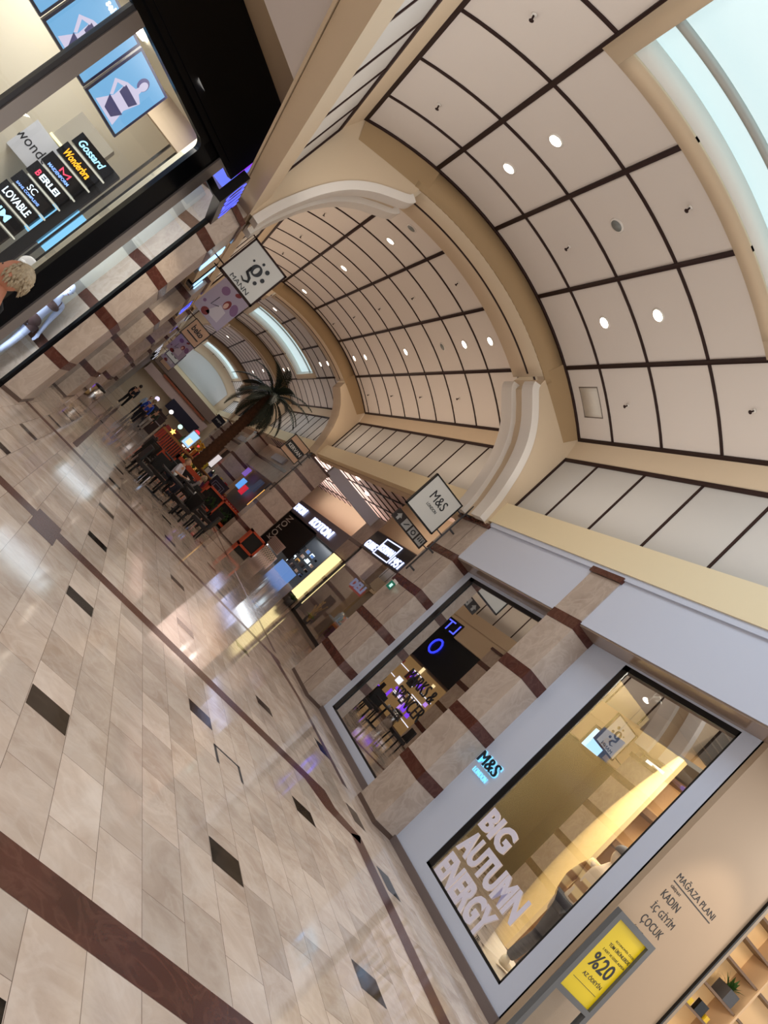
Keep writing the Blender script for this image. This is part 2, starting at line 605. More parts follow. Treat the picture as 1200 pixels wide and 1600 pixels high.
def arch(y0, depth, strips):
    p = MB()
    ri = -0.45
    # the ring
    arcstrip(p, y0 + 0.02, y0 + 0.06, ri, 0.05, -0.335, 0.335, ring_m, 30)
    arcstrip(p, y0 + 0.05, y0 + depth, ri, 0.05, -0.31, 0.31, beige_m, 30)
    struct(p, 'trim')
    q = MB()
    for sgn in (-1, 1):
        a_in = math.asin(2.0 / (RV + ri))
        outer = []
        for i in range(6):
            a = 0.306 + (0.53 - 0.306) * i / 5
            outer.append(((RV + 0.05) * math.sin(a), ZC + (RV + 0.05) * math.cos(a)))
        outer += [(3.62, 6.4), (3.62, 5.2), (3.62, 4.5)]
        inner = [(2.0, ZC + math.sqrt((RV + ri) ** 2 - 4.0))] + CORB
        n = len(outer)
        # resample both to n points
        k = len(inner)
        inn = [inner[min(i, k - 1)] for i in range(n)]
        V = []
        for y in (y0 + 0.03, y0 + depth):
            V += [(XC + sgn * x, y, z) for x, z in inn]
            V += [(XC + sgn * x, y, z) for x, z in outer]
        fs = []
        for i in range(n - 1):
            fs.append((i, i + 1, n + i + 1, n + i))
            fs.append((2 * n + i, 2 * n + i + 1, 3 * n + i + 1, 3 * n + i))
            fs.append((i, i + 1, 2 * n + i + 1, 2 * n + i))
        q.add(V, fs, beige_m)
        # thin tan band following the vault edge down to the spring
        V = []
        for i in range(9):
            a = 0.30 + 0.215 * i / 8
            w = 0.45 - 0.12 * (i / 8) ** 2
            V += [(XC + sgn * (RV + 0.0) * math.sin(a), y0 - 0.0, ZC + RV * math.cos(a)),
                  (XC + sgn * (RV - w) * math.sin(a), y0 + 0.026, ZC + (RV - w) * math.cos(a))]
        q.add(V, [(2 * i, 2 * i + 1, 2 * i + 3, 2 * i + 2) for i in range(8)], ring_m)
    struct(q, 'trim')
    # line around the middle of the ring
    l = MB()
    arcstrip(l, y0 + depth * 0.47, y0 + depth * 0.47 + 0.05, ri - 0.012, ri + 0.02, -0.30, 0.30, rib_m, 30)
    struct(l, 'trim')
    if strips:
        for sgn in (-1, 1):
            st = MB()
            pts = [(1.98, 6.88)] + CORB
            pts = [(1.975, 6.90), (2.0, 6.82)] + CORB[1:]
            # smooth the curve
            for _ in range(2):
                new = [pts[0]]
                for i in range(len(pts) - 1):
                    a, b = pts[i], pts[i + 1]
                    new += [(a[0] * .75 + b[0] * .25, a[1] * .75 + b[1] * .25), (a[0] * .25 + b[0] * .75, a[1] * .25 + b[1] * .75)]
                pts = new + [pts[-1]]
            for ya, yb in ((y0 + 0.0, y0 + 0.40), (y0 + 0.80, y0 + 1.22)):
                V = []
                for i, (x, z) in enumerate(pts):
                    j0, j1 = max(i - 1, 0), min(i + 1, len(pts) - 1)
                    dx, dz = pts[j1][0] - pts[j0][0], pts[j1][1] - pts[j0][1]
                    L = math.hypot(dx, dz)
                    nx, nz = dz / L, -dx / L      # towards the opening
                    for d, y in ((0.10, ya), (0.10, yb), (-0.04, yb), (-0.04, ya)):
                        V.append((XC + sgn * (x + nx * d), y, z + nz * d))
                fs = []
                for i in range(len(pts) - 1):
                    for k in range(4):
                        fs.append((i * 4 + k, i * 4 + (k + 1) % 4, i * 4 + 4 + (k + 1) % 4, i * 4 + 4 + k))
                e = (len(pts) - 1) * 4
                fs += [(0, 1, 2, 3), (e + 3, e + 2, e + 1, e)]
                st.add(V, fs, white_m)
            struct(st, 'trim')


arch(11.9, 1.22, True)
arch(26.0, 1.2, False)
arch(40.1, 1.2, False)
arch(54.1, 1.2, False)

# ------------------------------------------------------------------ upper walls: cornice, white panels with brown strips, ledge
for side, sgn in (('right', 1), ('left', -1)):
    zb0, zb1 = (4.59, 5.08) if sgn > 0 else (4.47, 4.92)
    xs = lambda d: XC + sgn * d
    w = MB()
    s = MB()
    for ya, yb, ribs in ((-2.2, 11.93, [10.84 - RIB * k for k in range(10)]), (13.12, 26.0, [13.78 + 1.305 * k for k in range(10)]),
                         (27.2, 40.1, [27.9 + 1.305 * k for k in range(10)]), (41.3, 54.1, [42 + 1.305 * k for k in range(10)]),
                         (55.3, 66, [56 + 1.305 * k for k in range(8)])):
        # beige ledge between wall and vault
        w.quad((xs(3.48), ya, 6.50), (xs(3.48), yb, 6.50), (xs(3.35), yb, 6.95), (xs(3.35), ya, 6.95), beige_m)
        x0, x1 = sorted((xs(3.48), xs(3.60)))
        w.box(x0, ya, zb1 - 0.1, x1, yb, 6.55, mat('clerestory_panel', srgb(190, 186, 180), 0.7))
        for y in ribs:
            x0, x1 = sorted((xs(3.462), xs(3.50)))
            s.box(x0, y - 0.022, zb1 - 0.05, x1, y + 0.022, 6.5, rib_m)
        x0, x1 = sorted((xs(3.45), xs(3.50)))
        s.box(x0, ya, 6.46, x1, yb, 6.53, rib_m)
        s.box(x0, ya, zb1 - 0.05, x1, ya + 0.05, 6.5, rib_m)
        s.box(x0, yb - 0.05, zb1 - 0.05, x1, yb, 6.5, rib_m)
    struct(w, 'wall_' + side)
    struct(s, 'trim')
    c = MB()
    x0, x1 = sorted((xs(3.32), xs(3.58)))
    c.box(x0, -2.2, zb0, x1, 66, zb1, yellow_m if sgn > 0 else beige_m)
    struct(c, 'trim')

# end wall: white lunette over cornice and lower stage
e = MB()
arc = [vp(a, 65.6, -0.75) for a in [-0.46 + 0.92 * i / 16 for i in range(17)]]
e.add([(p[0], 65.6, p[2]) for p in arc] + [(arc[-1][0], 65.6, 4.85), (arc[0][0], 65.6, 4.85)], [tuple(range(19))], mat('lunette', srgb(196, 198, 196), 0.7))
e.box(-4, 65.7, 0, 9, 65.9, 8.6, beige_m)
e.box(-1, 65.3, 4.45, 6, 65.7, 4.8, yellow_m)
e.box(-1, 65.2, 3.6, 6, 65.7, 4.45, mat('taupe', srgb(120, 96, 84), 0.7))
e.box(0.4, 65.0, 3.3, 5.4, 65.3, 3.5, mat('rust_wood', srgb(140, 66, 34), 0.6))
e.box(-1, 65.1, 2.5, 6, 65.7, 3.3, mat('pinkish', srgb(190, 160, 150), 0.7))
e.box(2.4, 64.9, 1.7, 5.6, 65.6, 2.7, mat('navy_panel', srgb(28, 24, 48), 0.5))
struct(e, 'wall_back')

# ------------------------------------------------------------------ right wall, near shop
wall = MB()
# window wall at x = 6.10 with two openings
X0, X1 = 6.10, 6.22
for y0, y1, z0, z1 in ((5.0, 5.25, 0.1, 3.68), (7.11, 7.9, 0.1, 3.68), (5.25, 7.11, 0.1, 0.25), (5.25, 7.11, 3.63, 3.68),
                       (8.4, 8.95, 0.1, 3.68), (11.56, 11.8, 0.1, 3.68), (8.95, 11.56, 0.1, 0.23), (8.95, 11.56, 3.6, 3.68)):
    wall.box(X0, y0, z0, X1, y1, z1, frame_m)
wall.box(6.07, 5.0, 0, X1, 7.85, 0.1, mat('skirting', srgb(112, 100, 98), 0.4))
wall.box(6.07, 8.4, 0, X1, 11.8, 0.1, MATS['skirting'])
struct(wall, 'wall_right')
fas = MB()
fas.box(5.73, -2.2, 3.68, 6.4, 11.8, 4.60, fascia_m)
fas.box(5.70, -2.2, 4.50, 5.8, 11.8, 4.60, fascia_m)
struct(fas, 'wall_right')
sof = MB()
sof.box(5.745, -2.2, 3.655, 6.3, 11.8, 3.682, mat('gloss_soffit', srgb(150, 132, 118), 0.15))
struct(sof, 'ceiling')
# black inner frames and panes
for y0, y1, z0, z1, fw in ((5.25, 7.11, 0.25, 3.63, 0.11), (8.95, 11.56, 0.23, 3.6, 0.16)):
    f = MB()
    F = FX(6.12)
    f.fbox(F, -y1, -y1 + fw, z0, z1, 0.0, 0.012, black_m)
    f.fbox(F, -y0 - 0.03, -y0, z0, z1, 0.0, 0.012, black_m)
    f.fbox(F, -y1, -y0, z0, z0 + 0.03, 0.0, 0.012, black_m)
    f.fbox(F, -y1, -y0, z1 - 0.07, z1, 0.0, 0.012, black_m)
    f.quad((6.125, y0, z0), (6.125, y1, z0), (6.125, y1, z1), (6.125, y0, z1), glass_m if y0 < 6 else glassd_m)
    struct(f, 'window')


# the banded stone columns
BANDS = [(0.76, 0.92), (1.67, 1.83), (2.61, 2.78), (3.55, 3.71)]


def column(label, poly, ztop=4.5, cap=True, bands=BANDS, joints=()):
    cx = sum(p[0] for p in poly) / len(poly); cy = sum(p[1] for p in poly) / len(poly)
    root = thing('stone_column', label, 'column', 'banded marble columns of the arcade', (cx, cy, 0))
    loc = [(x - cx, y - cy) for x, y in poly]
    off = lambda d: [(x + d * math.copysign(1, x), y + d * math.copysign(1, y)) for x, y in loc]
    sh = MB()
    zs = [0.06] + [z for b in bands for z in b] + [ztop]
    for i in range(0, len(zs), 2):
        sh.prism(loc, zs[i] + 0.003, zs[i + 1] - 0.003, cream_m)
    sh.prism(off(-0.006), 0.0, ztop, mat('joint_dark', srgb(60, 48, 42), 0.7))
    part(sh, 'shaft', root)
    for b in bands:
        k = MB()
        k.prism(off(0.004), b[0], b[1], brown_m)
        part(k, 'band', root, 'dark brown marble band')
    k = MB()
    k.prism(off(0.006), 0, 0.06, mat('plinth_dark', srgb(92, 74, 66), 0.35))
    part(k, 'plinth', root)
    if cap:
        k = MB()
        k.prism(off(0.03), ztop, ztop + 0.09, brown_m)
        part(k, 'capital', root, 'dark brown marble cap')
    if joints:
        k = MB()
        for (x, y) in joints:
            k.box(x - cx - 0.004, y - cy - 0.004, 0.0, x - cx + 0.004, y - cy + 0.004, ztop, MATS['joint_dark'])
        part(k, 'joint', root)
    return root


column('marble column with brown bands between the two large shop windows on the right',
       [(5.71, 7.83), (6.16, 7.83), (6.16, 8.48), (5.71, 8.48)], 4.44)
column('double-width marble column beyond the second shop window, under the square hanging shop sign',
       [(5.72, 11.77), (6.6, 11.77), (6.6, 13.05), (5.72, 13.05)], 4.44, joints=[(5.722, 12.22)])
column('marble column with brown bands behind the orange planter, under the small framed hanging sign',
       [(5.70, 26.5), (6.74, 26.5), (6.74, 27.3), (5.70, 27.3)], 4.38)
column('far marble column on the right half hidden by the palm trunk',
       [(5.70, 40.3), (6.9, 40.3), (6.9, 41.3), (5.70, 41.3)], 4.38)
column('farthest marble column on the right, near the small dark hanging sign',
       [(5.70, 54.3), (6.9, 54.3), (6.9, 55.3), (5.70, 55.3)], 4.38)
column('marble column beside the tall lit yellow panel next to the sweet shop window',
       [(9.66, 26.42), (10.9, 26.42), (10.9, 28.0), (9.66, 28.0)], 5.0, False)
column('slanted marble column beside the lingerie shop front on the left',
       [(-1.19, 11.41), (-0.90, 11.70), (-0.90, 13.05), (-1.75, 13.05), (-1.75, 11.99)], 4.2)
column('spot-lit marble column on the left beyond the slanted one',
       [(-1.9, 18.0), (-0.86, 18.0), (-0.86, 20.2), (-1.9, 20.2)], 4.2)
column('brownish marble column on the left beyond the spot-lit one, behind the steel waste bin',
       [(-1.9, 25.9), (-0.84, 25.9), (-0.84, 28.4), (-1.9, 28.4)], 4.2)
column('small far marble column on the left before the steel shop fronts',
       [(-1.9, 33.5), (-0.84, 33.5), (-0.84, 35.5), (-1.9, 35.5)], 4.2)


# ------------------------------------------------------------------ M&S shop: lettering, interior, mannequin
ink_m = mat('letter_black', srgb(12, 16, 24), 0.4)
glow_m = mat('letter_halo', (0.3, 0.6, 0.8), 0.4, emit=srgb(110, 200, 235), estr=0.75)
F = FX(6.10)
r = thing('wall_lettering', 'dark raised shop name with glowing blue edge on the white wall beside the near window', 'lettering')
b = MB(); b.text(F, 'M&S', -7.77, -7.30, 1.49, 1.655, 0.02, ink_m, 0.02, 0.0); part(b, 'letters', r)
b = MB(); b.text(F, 'M&S', -7.778, -7.292, 1.482, 1.663, 0.004, glow_m, 0.012, 0.03); part(b, 'glow', r)
b = MB(); b.text(F, 'LONDON', -7.70, -7.36, 1.36, 1.43, 0.008, glow_m, 0.015, 0.0); part(b, 'lower_line', r, 'glowing pale blue lettering')
sl_m = mat('vinyl_white', srgb(205, 200, 214), 0.5, emit=srgb(205, 200, 214), estr=0.12)
r = thing('window_lettering', 'large white three-line slogan stuck on the near shop window', 'lettering')
G = FX(6.121)
for txt, u0, u1, v0, v1 in (('BIG', -6.97, -6.37, 0.99, 1.28), ('AUTUMN', -6.97, -5.64, 0.635, 0.945), ('ENERGY', -6.95, -5.80, 0.275, 0.59)):
    b = MB(); b.text(G, txt, u0, u1, v0, v1, 0.004, sl_m, 0.002, 0.045); part(b, 'slogan_line', r)
b = MB(); b.text(G, 'TR', -5.86, -5.79, 0.28, 0.32, 0.004, ink_m, 0.002); part(b, 'small_mark', r)
r = thing('window_lettering', 'thin black two-line shop name on the second shop window', 'lettering')
G = FX(6.121)
for txt, u0, u1, v0, v1 in (('MARKS &', -10.62, -9.52, 1.50, 1.72), ('SPENCER', -10.50, -9.42, 1.17, 1.40), ('LONDON', -10.28, -9.78, 0.96, 1.05)):
    b = MB(); b.text(G, txt, u0, u1, v0, v1, 0.004, ink_m, 0.002, -0.004); part(b, 'name_line', r)

gold_m = mat('gold_backdrop', srgb(206, 180, 126), 0.4, noise=0.03, nscale=2)
shelfwall_m = mat('shop_beige', srgb(214, 180, 140), 0.6)
k = MB()
k.box(6.24, 5.06, 0.0, 7.6, 7.85, 0.24, mat('display_floor', srgb(180, 172, 160), 0.4))
k.box(7.62, 6.88, 0.24, 7.70, 11.6, 3.44, gold_m)
k.box(6.24, 7.85, 0.24, 7.7, 7.90, 3.66, gold_m)
k.box(6.45, 9.6, 0.1, 6.5, 11.75, 4.2, mat('grey_board', srgb(84, 82, 84), 0.5))
struct(k, 'wall_right')
k = MB()
k.box(9.4, 7.4, 0, 9.5, 12, 4.4, shelfwall_m)
k.box(9.1, 7.15, 0, 14.5, 7.25, 4.4, shelfwall_m)
k.box(6.22, 4.95, 4.3, 14.5, 11.8, 4.4, mat('black_ceiling', srgb(24, 22, 20), 0.7))
for i in range(9):
    k.box(6.3, 5.2 + i * 0.34, 4.0 - 0.02 * (i % 3), 9.3, 5.26 + i * 0.34, 4.12, mat('ceiling_pipe', srgb(48, 44, 40), 0.6))
k.box(6.24, 5.1, 3.95, 7.5, 5.5, 4.2, MATS['ceiling_pipe'])
k.box(7.72, 4.95, 3.44, 9.5, 11.8, 3.5, MATS['black_ceiling'])
struct(k, 'ceiling')
# jamb wall facing the shop entrance with the store plan
k = MB()
k.box(6.10, 4.93, 0, 7.55, 5.02, 3.66, mat('jamb_beige', srgb(172, 150, 126), 0.55, noise=0.01))
k.box(7.545, 4.90, 0, 7.57, 5.02, 3.66, black_m)
k.box(7.57, 4.93, 0, 7.66, 5.02, 3.66, mat('jamb_post', srgb(150, 134, 114), 0.5))
k.box(6.10, 4.6, 3.655, 12, 5.0, 3.9, MATS['jamb_post'])
struct(k, 'wall_right')
F = FY(4.93)
r = thing('store_plan', 'black floor directory lettering on the beige wall beside the shop entrance', 'lettering')
for txt, u0, u1, v0, v1 in (('MAĞAZA PLANI', 6.40, 7.14, 2.145, 2.235), ('GİRİŞ KAT', 6.42, 6.60, 2.045, 2.085), ('KADIN', 6.40, 6.71, 1.925, 2.005),
                            ('İÇ GİYİM', 6.41, 6.82, 1.765, 1.875), ('ÇOCUK', 6.42, 6.79, 1.61, 1.715), ('ÜST KAT', 6.42, 6.58, 1.535, 1.575)):
    b = MB(); b.text(F, txt, u0, u1, v0, v1, 0.001, ink_m, 0.002, 0.0); part(b, 'text_line', r)
b = MB(); b.fbox(F, 6.40, 7.14, 2.108, 2.118, 0.001, 0.004, ink_m); part(b, 'underline', r)

# anti-theft gate with the yellow discount poster
r = thing('security_gate', 'grey framed anti-theft gate holding a yellow discount poster at the shop entrance', 'gate')
F = FY(4.70)
b = MB()
for u0, u1, v0, v1 in ((5.86, 5.92, 0, 1.56), (6.42, 6.48, 0.0, 1.56), (5.92, 6.42, 1.50, 1.56), (5.92, 6.42, 0.70, 0.75), (5.92, 6.42, 0.0, 0.05)):
    b.fbox(F, u0, u1, v0, v1, -0.03, 0.03, mat('gate_grey', srgb(96, 98, 100), 0.4))
part(b, 'frame', r)
b = MB(); b.add([F(5.92, 0.05), F(6.42, 0.05), F(6.42, 0.70), F(5.92, 0.70)], [(0, 1, 2, 3)], glass('gate_glass', (0.9, 0.92, 0.92), 0.01)); part(b, 'clear_panel', r)
b = MB(); b.fbox(F, 5.92, 6.42, 0.75, 1.50, -0.02, 0.0, mat('poster_yellow', srgb(232, 204, 20), 0.35)); po = part(b, 'poster', r, 'yellow discount poster')
for txt, u0, u1, v0, v1, bo in (('ECONOMİK ÖZEL', 6.10, 6.42, 1.335, 1.36, 0), ('TÜM ÜRÜNLERDE', 6.06, 6.41, 1.27, 1.31, .01), ('2 ADET VE ÜZERİ ALIMDA', 6.04, 6.41, 1.21, 1.24, 0),
                                ('%20', 6.02, 6.35, 1.03, 1.18, .02), ('AZ ÖDEYİN', 6.06, 6.36, 0.94, 0.99, .01)):
    b = MB(); b.text(F, txt, u0, u1, v0, v1, 0.001, ink_m, 0.001, bo); b.build('text_line', po)
b = MB(); b.fbox(F, 6.0, 6.38, 0.875, 0.879, 0.001, 0.002, ink_m); b.build('rule_line', po)

# entrance shelves: warm lit bays
wood_m = mat('shelf_brown', srgb(110, 84, 60), 0.5)
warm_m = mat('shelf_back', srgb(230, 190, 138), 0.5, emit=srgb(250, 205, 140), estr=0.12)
r = thing('wall_shelves', 'warm lit shelf unit inside the shop entrance at the lower right', 'shelves', None, (9.9, 6.8, 0))
b = MB(); b.box(-0.6, 0.25, 0, 3.6, 0.3, 3.2, warm_m); part(b, 'back', r)
for z in (0.55, 1.0, 1.42, 1.80, 2.27, 2.62, 2.98):
    b = MB(); b.box(-0.6, -0.1, z - 0.035, 3.6, 0.25, z, wood_m); part(b, 'shelf', r)
for x in (-0.62, 1.42):
    b = MB(); b.box(x, -0.12, 0, x + 0.05, 0.3, 3.2, shelfwall_m); part(b, 'side_panel', r)
r = thing('potted_plant', 'small spiky green plant in a square grey pot on the lit entrance shelf', 'plant', None, (11.02, 6.80, 1.80))
b = MB(); b.prism([(-0.13, -0.11), (0.13, -0.11), (0.13, 0.11), (-0.13, 0.11)], 0, 0.19, dgrey_m); part(b, 'pot', r)
b = MB()
leaf_m = mat('leaf_green', srgb(52, 88, 34), 0.5)
for i in range(34):
    a = random.uniform(0, 2 * PI); el = random.uniform(0.15, 1.35); L = random.uniform(0.14, 0.24)
    d = Vector((math.cos(a) * math.cos(el), math.sin(a) * math.cos(el), math.sin(el)))
    s_ = d.cross(Vector((0, 0, 1))).normalized() * 0.018
    base = Vector((math.cos(a) * 0.04, math.sin(a) * 0.04, 0.18))
    mid = base + d * L * 0.5; tip = base + d * L - Vector((0, 0, 0.03))
    b.add([base - s_ * 0.4, base + s_ * 0.4, mid + s_, tip, mid - s_], [(0, 1, 2, 4), (4, 2, 3)], leaf_m)
part(b, 'leaves', r)
for i, (x, z, w, h, m, lb) in enumerate(((10.52, 1.42, 0.10, 0.09, mat('tag_yellow', srgb(214, 178, 30), 0.5), 'small yellow price card left on the shelf under the plant'),
                                  (10.76, 1.42, 0.22, 0.17, blackg_m, 'black gift box on the shelf under the plant'),
                                  (10.95, 1.42, 0.09, 0.08, MATS['tag_yellow'], 'small yellow price card right of the black gift box'))):
    b = MB(); b.box(-w / 2, -0.02 - 0.02 * i, 0, w / 2, 0.02, h, m)
    o = b.build('price_card' if i != 1 else 'gift_box'); o.location = (x, 6.76, z)
    tag(o, lb, 'card' if i != 1 else 'box')
b = MB()
for dx in (0, 0.07, 0.14):
    b.lathe([(0.028, 0), (0.028, 0.09), (0.012, 0.11), (0.012, 0.14)], (dx, 0, 0), mat('jar_glass', srgb(170, 150, 135), 0.1), 12)
o = b.build('perfume_bottles'); o.location = (10.30, 6.80, 1.52 + 0.0)
o.location.z = 1.42
o.location.x = 10.2
tag(o, 'cluster of glass bottles at the left end of the shelf under the plant', 'bottles')

# glowing square added behind the near window to imitate a reflected sign
r = thing('reflected_square', 'small glowing pale blue square with a round dotted letter logo imitating a reflection in the near window', 'lightbox')
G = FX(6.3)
b = MB(); b.fbox(G, -6.84, -6.46, 2.56, 2.88, -0.03, 0, mat('reflection_iceblue', (0, 0, 0), 0.4, emit=srgb(178, 196, 238), estr=0.85)); part(b, 'face', r)
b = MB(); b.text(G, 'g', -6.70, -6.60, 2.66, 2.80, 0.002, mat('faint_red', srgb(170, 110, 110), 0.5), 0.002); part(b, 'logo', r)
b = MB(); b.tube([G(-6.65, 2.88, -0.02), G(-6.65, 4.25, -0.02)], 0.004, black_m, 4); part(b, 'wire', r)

# boxes shelving seen at the back of the near window
r = thing('display_shelving', 'tall beige shelving with brown dividers deep inside the near shop window', 'shelves', None, (8.9, 8.3, 0))
b = MB(); b.box(0.3, -0.7, 0.24, 0.35, 1.6, 4.0, mat('shelving_back', srgb(196, 158, 112), 0.5)); part(b, 'back', r)
for z in (0.9, 1.5, 2.12, 2.75, 3.4):
    b = MB(); b.box(-0.1, -0.7, z, 0.3, 1.6, z + 0.09, wood_m); part(b, 'shelf', r)

# folded stack, track spot
r = thing('track_spotlight', 'white track spotlight glowing at the top of the near shop window', 'spotlight', None, (6.85, 7.2, 3.62))
b = MB(); b.tube([(0, 0, 0.0), (0.03, -0.10, 0.10)], 0.055, black_m, 14); part(b, 'body', r)
b = MB(); b.ball((-0.012, 0.03, -0.015), (0.05, 0.05, 0.03), litw_m); part(b, 'lamp', r)
b = MB(); b.tube([(0.03, -0.1, 0.1), (0.03, -0.1, 0.4)], 0.012, black_m); part(b, 'stem', r)
light('SPOT', 'shop_spot', (6.82, 7.1, 3.55), 25, WARM, 0.05, target=(7.3, 6.3, 0.6), spot=110)
light('AREA', 'shop_ceiling_light', (8.4, 7.0, 3.4), 90, WARM, 0.7, 1.2, (8.9, 8.2, 1.5))
light('AREA', 'backdrop_fill', (6.5, 6.5, 3.5), 70, (1.0, 0.92, 0.76), 0.6, 0.6, (6.75, 7.85, 2.2))  # two added fill lamps brightening the gold display walls
light('AREA', 'backdrop_fill', (6.95, 6.85, 3.9), 80, (1.0, 0.92, 0.76), 1.1, 1.6, (6.95, 6.85, 0))
light('SPOT', 'mannequin_spot', (6.45, 5.2, 3.3), 70, WARM, 0.05, target=(6.6, 5.75, 1.2), spot=50)
light('AREA', 'shop_entrance_light', (9.4, 3.6, 3.6), 60, WARM, 1.0, 1.0, (9.9, 6.6, 1.6))
light('SPOT', 'entrance_spot', (6.7, 3.6, 3.5), 60, WARM, 0.08, target=(7.0, 4.95, 1.5), spot=50)


# ------------------------------------------------------------------ people and mannequins
def skin(name, pts, edges, m, parent, sub=2):
    """one continuous tapered surface grown over a skeleton; pts: name -> (x, y, z, r[, r2])"""
    me = bpy.data.meshes.new(name)
    names = list(pts)
    me.from_pydata([pts[n][:3] for n in names], [], [(names.index(a), names.index(b)) for a, b in edges])
    o = bpy.data.objects.new(name, me)
    COL.objects.link(o)
    md = o.modifiers.new('s', 'SKIN')
    md.use_smooth_shade = True
    for i, n in enumerate(names):
        p = pts[n]
        sv = me.skin_vertices[0].data[i]
        sv.radius = (p[3], p[4] if len(p) > 4 else p[3])
        sv.use_root = (i == 0)
    ms = o.modifiers.new('d', 'SUBSURF')
    ms.levels = sub
    dg = bpy.context.evaluated_depsgraph_get()
    new = bpy.data.meshes.new_from_object(o.evaluated_get(dg))
    bpy.data.objects.remove(o)
    new.materials.clear()
    new.materials.append(m)
    for p in new.polygons:
        p.use_smooth = True
        p.material_index = 0
    q = bpy.data.objects.new(name, new)
    COL.objects.link(q)
    q.parent = parent
    return q


def face_fn(p):
    x, y, z = p
    # face looks along -y: chin narrower, nose and brow
    w = 1.0 - 0.28 * max(0, -z) ** 1.3
    y2 = y * (1.0 - 0.10 * max(0, -z))
    if y < -0.6 and abs(x) < 0.28 and -0.45 < z < 0.15:
        y2 -= 0.20 * (1 - abs(x) / 0.28) * (1 - abs(z + 0.15) / 0.35 if abs(z + 0.15) < 0.35 else 0)
    return Vector((x * w, y2, z))


def figure(label, cat, loc, rotz, h, pose, skin_m, top_m, leg_m, hair_m, shoe_m, sleeves=True, hat=None, name='person', long_hair=False, stripe=None, hands=True, hairshort=True):
    s = h / 1.75
    r = thing(name, label, cat, None, loc, rotz)
    r.scale = (s, s, s)
    J = dict(pel=(0, 0, 0.95), spi=(0, 0.01, 1.12), che=(0, 0.0, 1.32), nek=(0, 0.0, 1.47), hed=(0, -0.01, 1.56),
             sL=(-0.17, 0, 1.41), eL=(-0.23, 0.03, 1.13), wL=(-0.24, -0.05, 0.88),
             sR=(0.17, 0, 1.41), eR=(0.23, 0.03, 1.13), wR=(0.24, -0.05, 0.88),
             hL=(-0.09, 0, 0.90), kL=(-0.10, -0.02, 0.50), aL=(-0.10, 0.03, 0.09),
             hR=(0.09, 0, 0.90), kR=(0.10, -0.02, 0.50), aR=(0.10, 0.03, 0.09))
    if pose == 'walk':
        J.update(kL=(-0.09, -0.16, 0.52), aL=(-0.09, -0.26, 0.12), kR=(0.09, 0.05, 0.50), aR=(0.09, 0.30, 0.17),
                 eL=(-0.22, 0.12, 1.14), wL=(-0.24, 0.12, 0.90), eR=(0.22, -0.06, 1.13), wR=(0.22, -0.22, 0.95))
    if pose == 'sit':
        d = -0.47
        for k_ in ('pel', 'spi', 'che', 'nek', 'hed', 'sL', 'eL', 'sR', 'eR'):
            J[k_] = (J[k_][0], J[k_][1], J[k_][2] + d)
        J.update(hL=(-0.09, -0.04, 0.47), hR=(0.09, -0.04, 0.47), kL=(-0.11, -0.44, 0.47), kR=(0.11, -0.44, 0.47),
                 aL=(-0.11, -0.40, 0.09), aR=(0.11, -0.44, 0.09), eL=(-0.24, -0.08, 0.68), wL=(-0.12, -0.30, 0.74),
                 eR=(0.24, -0.08, 0.68), wR=(0.12, -0.32, 0.76))
    if pose == 'step':
        J.update(kR=(0.12, -0.10, 0.50), aR=(0.14, -0.02, 0.09), aL=(-0.12, 0.10, 0.10), kL=(-0.11, 0.02, 0.50))
    g = lambda n, *rr: (*J[n], *rr)
    body = dict(pel=g('pel', 0.125, 0.095), spi=g('spi', 0.115, 0.085), che=g('che', 0.135, 0.095), nek=g('nek', 0.052), hed=g('hed', 0.052),
                sL=g('sL', 0.056), eL=g('eL', 0.040), wL=g('wL', 0.028), sR=g('sR', 0.056), eR=g('eR', 0.040), wR=g('wR', 0.028),
                hL=g('hL', 0.082), kL=g('kL', 0.055), aL=g('aL', 0.036), hR=g('hR', 0.082), kR=g('kR', 0.055), aR=g('aR', 0.036))
    ed = [('pel', 'spi'), ('spi', 'che'), ('che', 'nek'), ('nek', 'hed'), ('che', 'sL'), ('sL', 'eL'), ('eL', 'wL'), ('che', 'sR'), ('sR', 'eR'), ('eR', 'wR'),
          ('pel', 'hL'), ('hL', 'kL'), ('kL', 'aL'), ('pel', 'hR'), ('hR', 'kR'), ('kR', 'aR')]
    if hands:
        for sd in 'LR':
            w = Vector(J['w' + sd]); e_ = Vector(J['e' + sd]); d = (w - e_).normalized()
            side = Vector((0, 1, 0)) if abs(d.y) < 0.8 else Vector((1, 0, 0))
            side = (side - d * side.dot(d)).normalized()
            pal = w + d * 0.06
            body['p' + sd] = (*pal, 0.022, 0.03)
            ed.append(('w' + sd, 'p' + sd))
            for i, (off, ln) in enumerate(((-0.027, 0.062), (-0.009, 0.072), (0.010, 0.066), (0.027, 0.05))):
                n0 = 'f%s%d' % (sd, i)
                b0 = pal + d * 0.035 + side * off
                bend = d.cross(side) * (0.012 if sd == 'L' else -0.012)
                body[n0] = (*b0, 0.0095); body[n0 + 'm'] = (*(b0 + d * ln * .5 + bend * .4), 0.0085); body[n0 + 't'] = (*(b0 + d * ln + bend * 1.6), 0.007)
                ed += [('p' + sd, n0), (n0, n0 + 'm'), (n0 + 'm', n0 + 't')]
            t0 = pal - d * 0.015 - side * 0.03
            body['t' + sd] = (*t0, 0.0105); body['t%st' % sd] = (*(t0 + d * 0.05 - side * 0.02), 0.008)
            ed += [('p' + sd, 't' + sd), ('t' + sd, 't%st' % sd)]
    skin('body', body, ed, skin_m, r)
    hc = Vector(J['hed']) + Vector((0, -0.015, 0.075))
    b = MB()
    b.ball(hc, (0.078, 0.098, 0.118), skin_m, 20, 14, fn=face_fn)
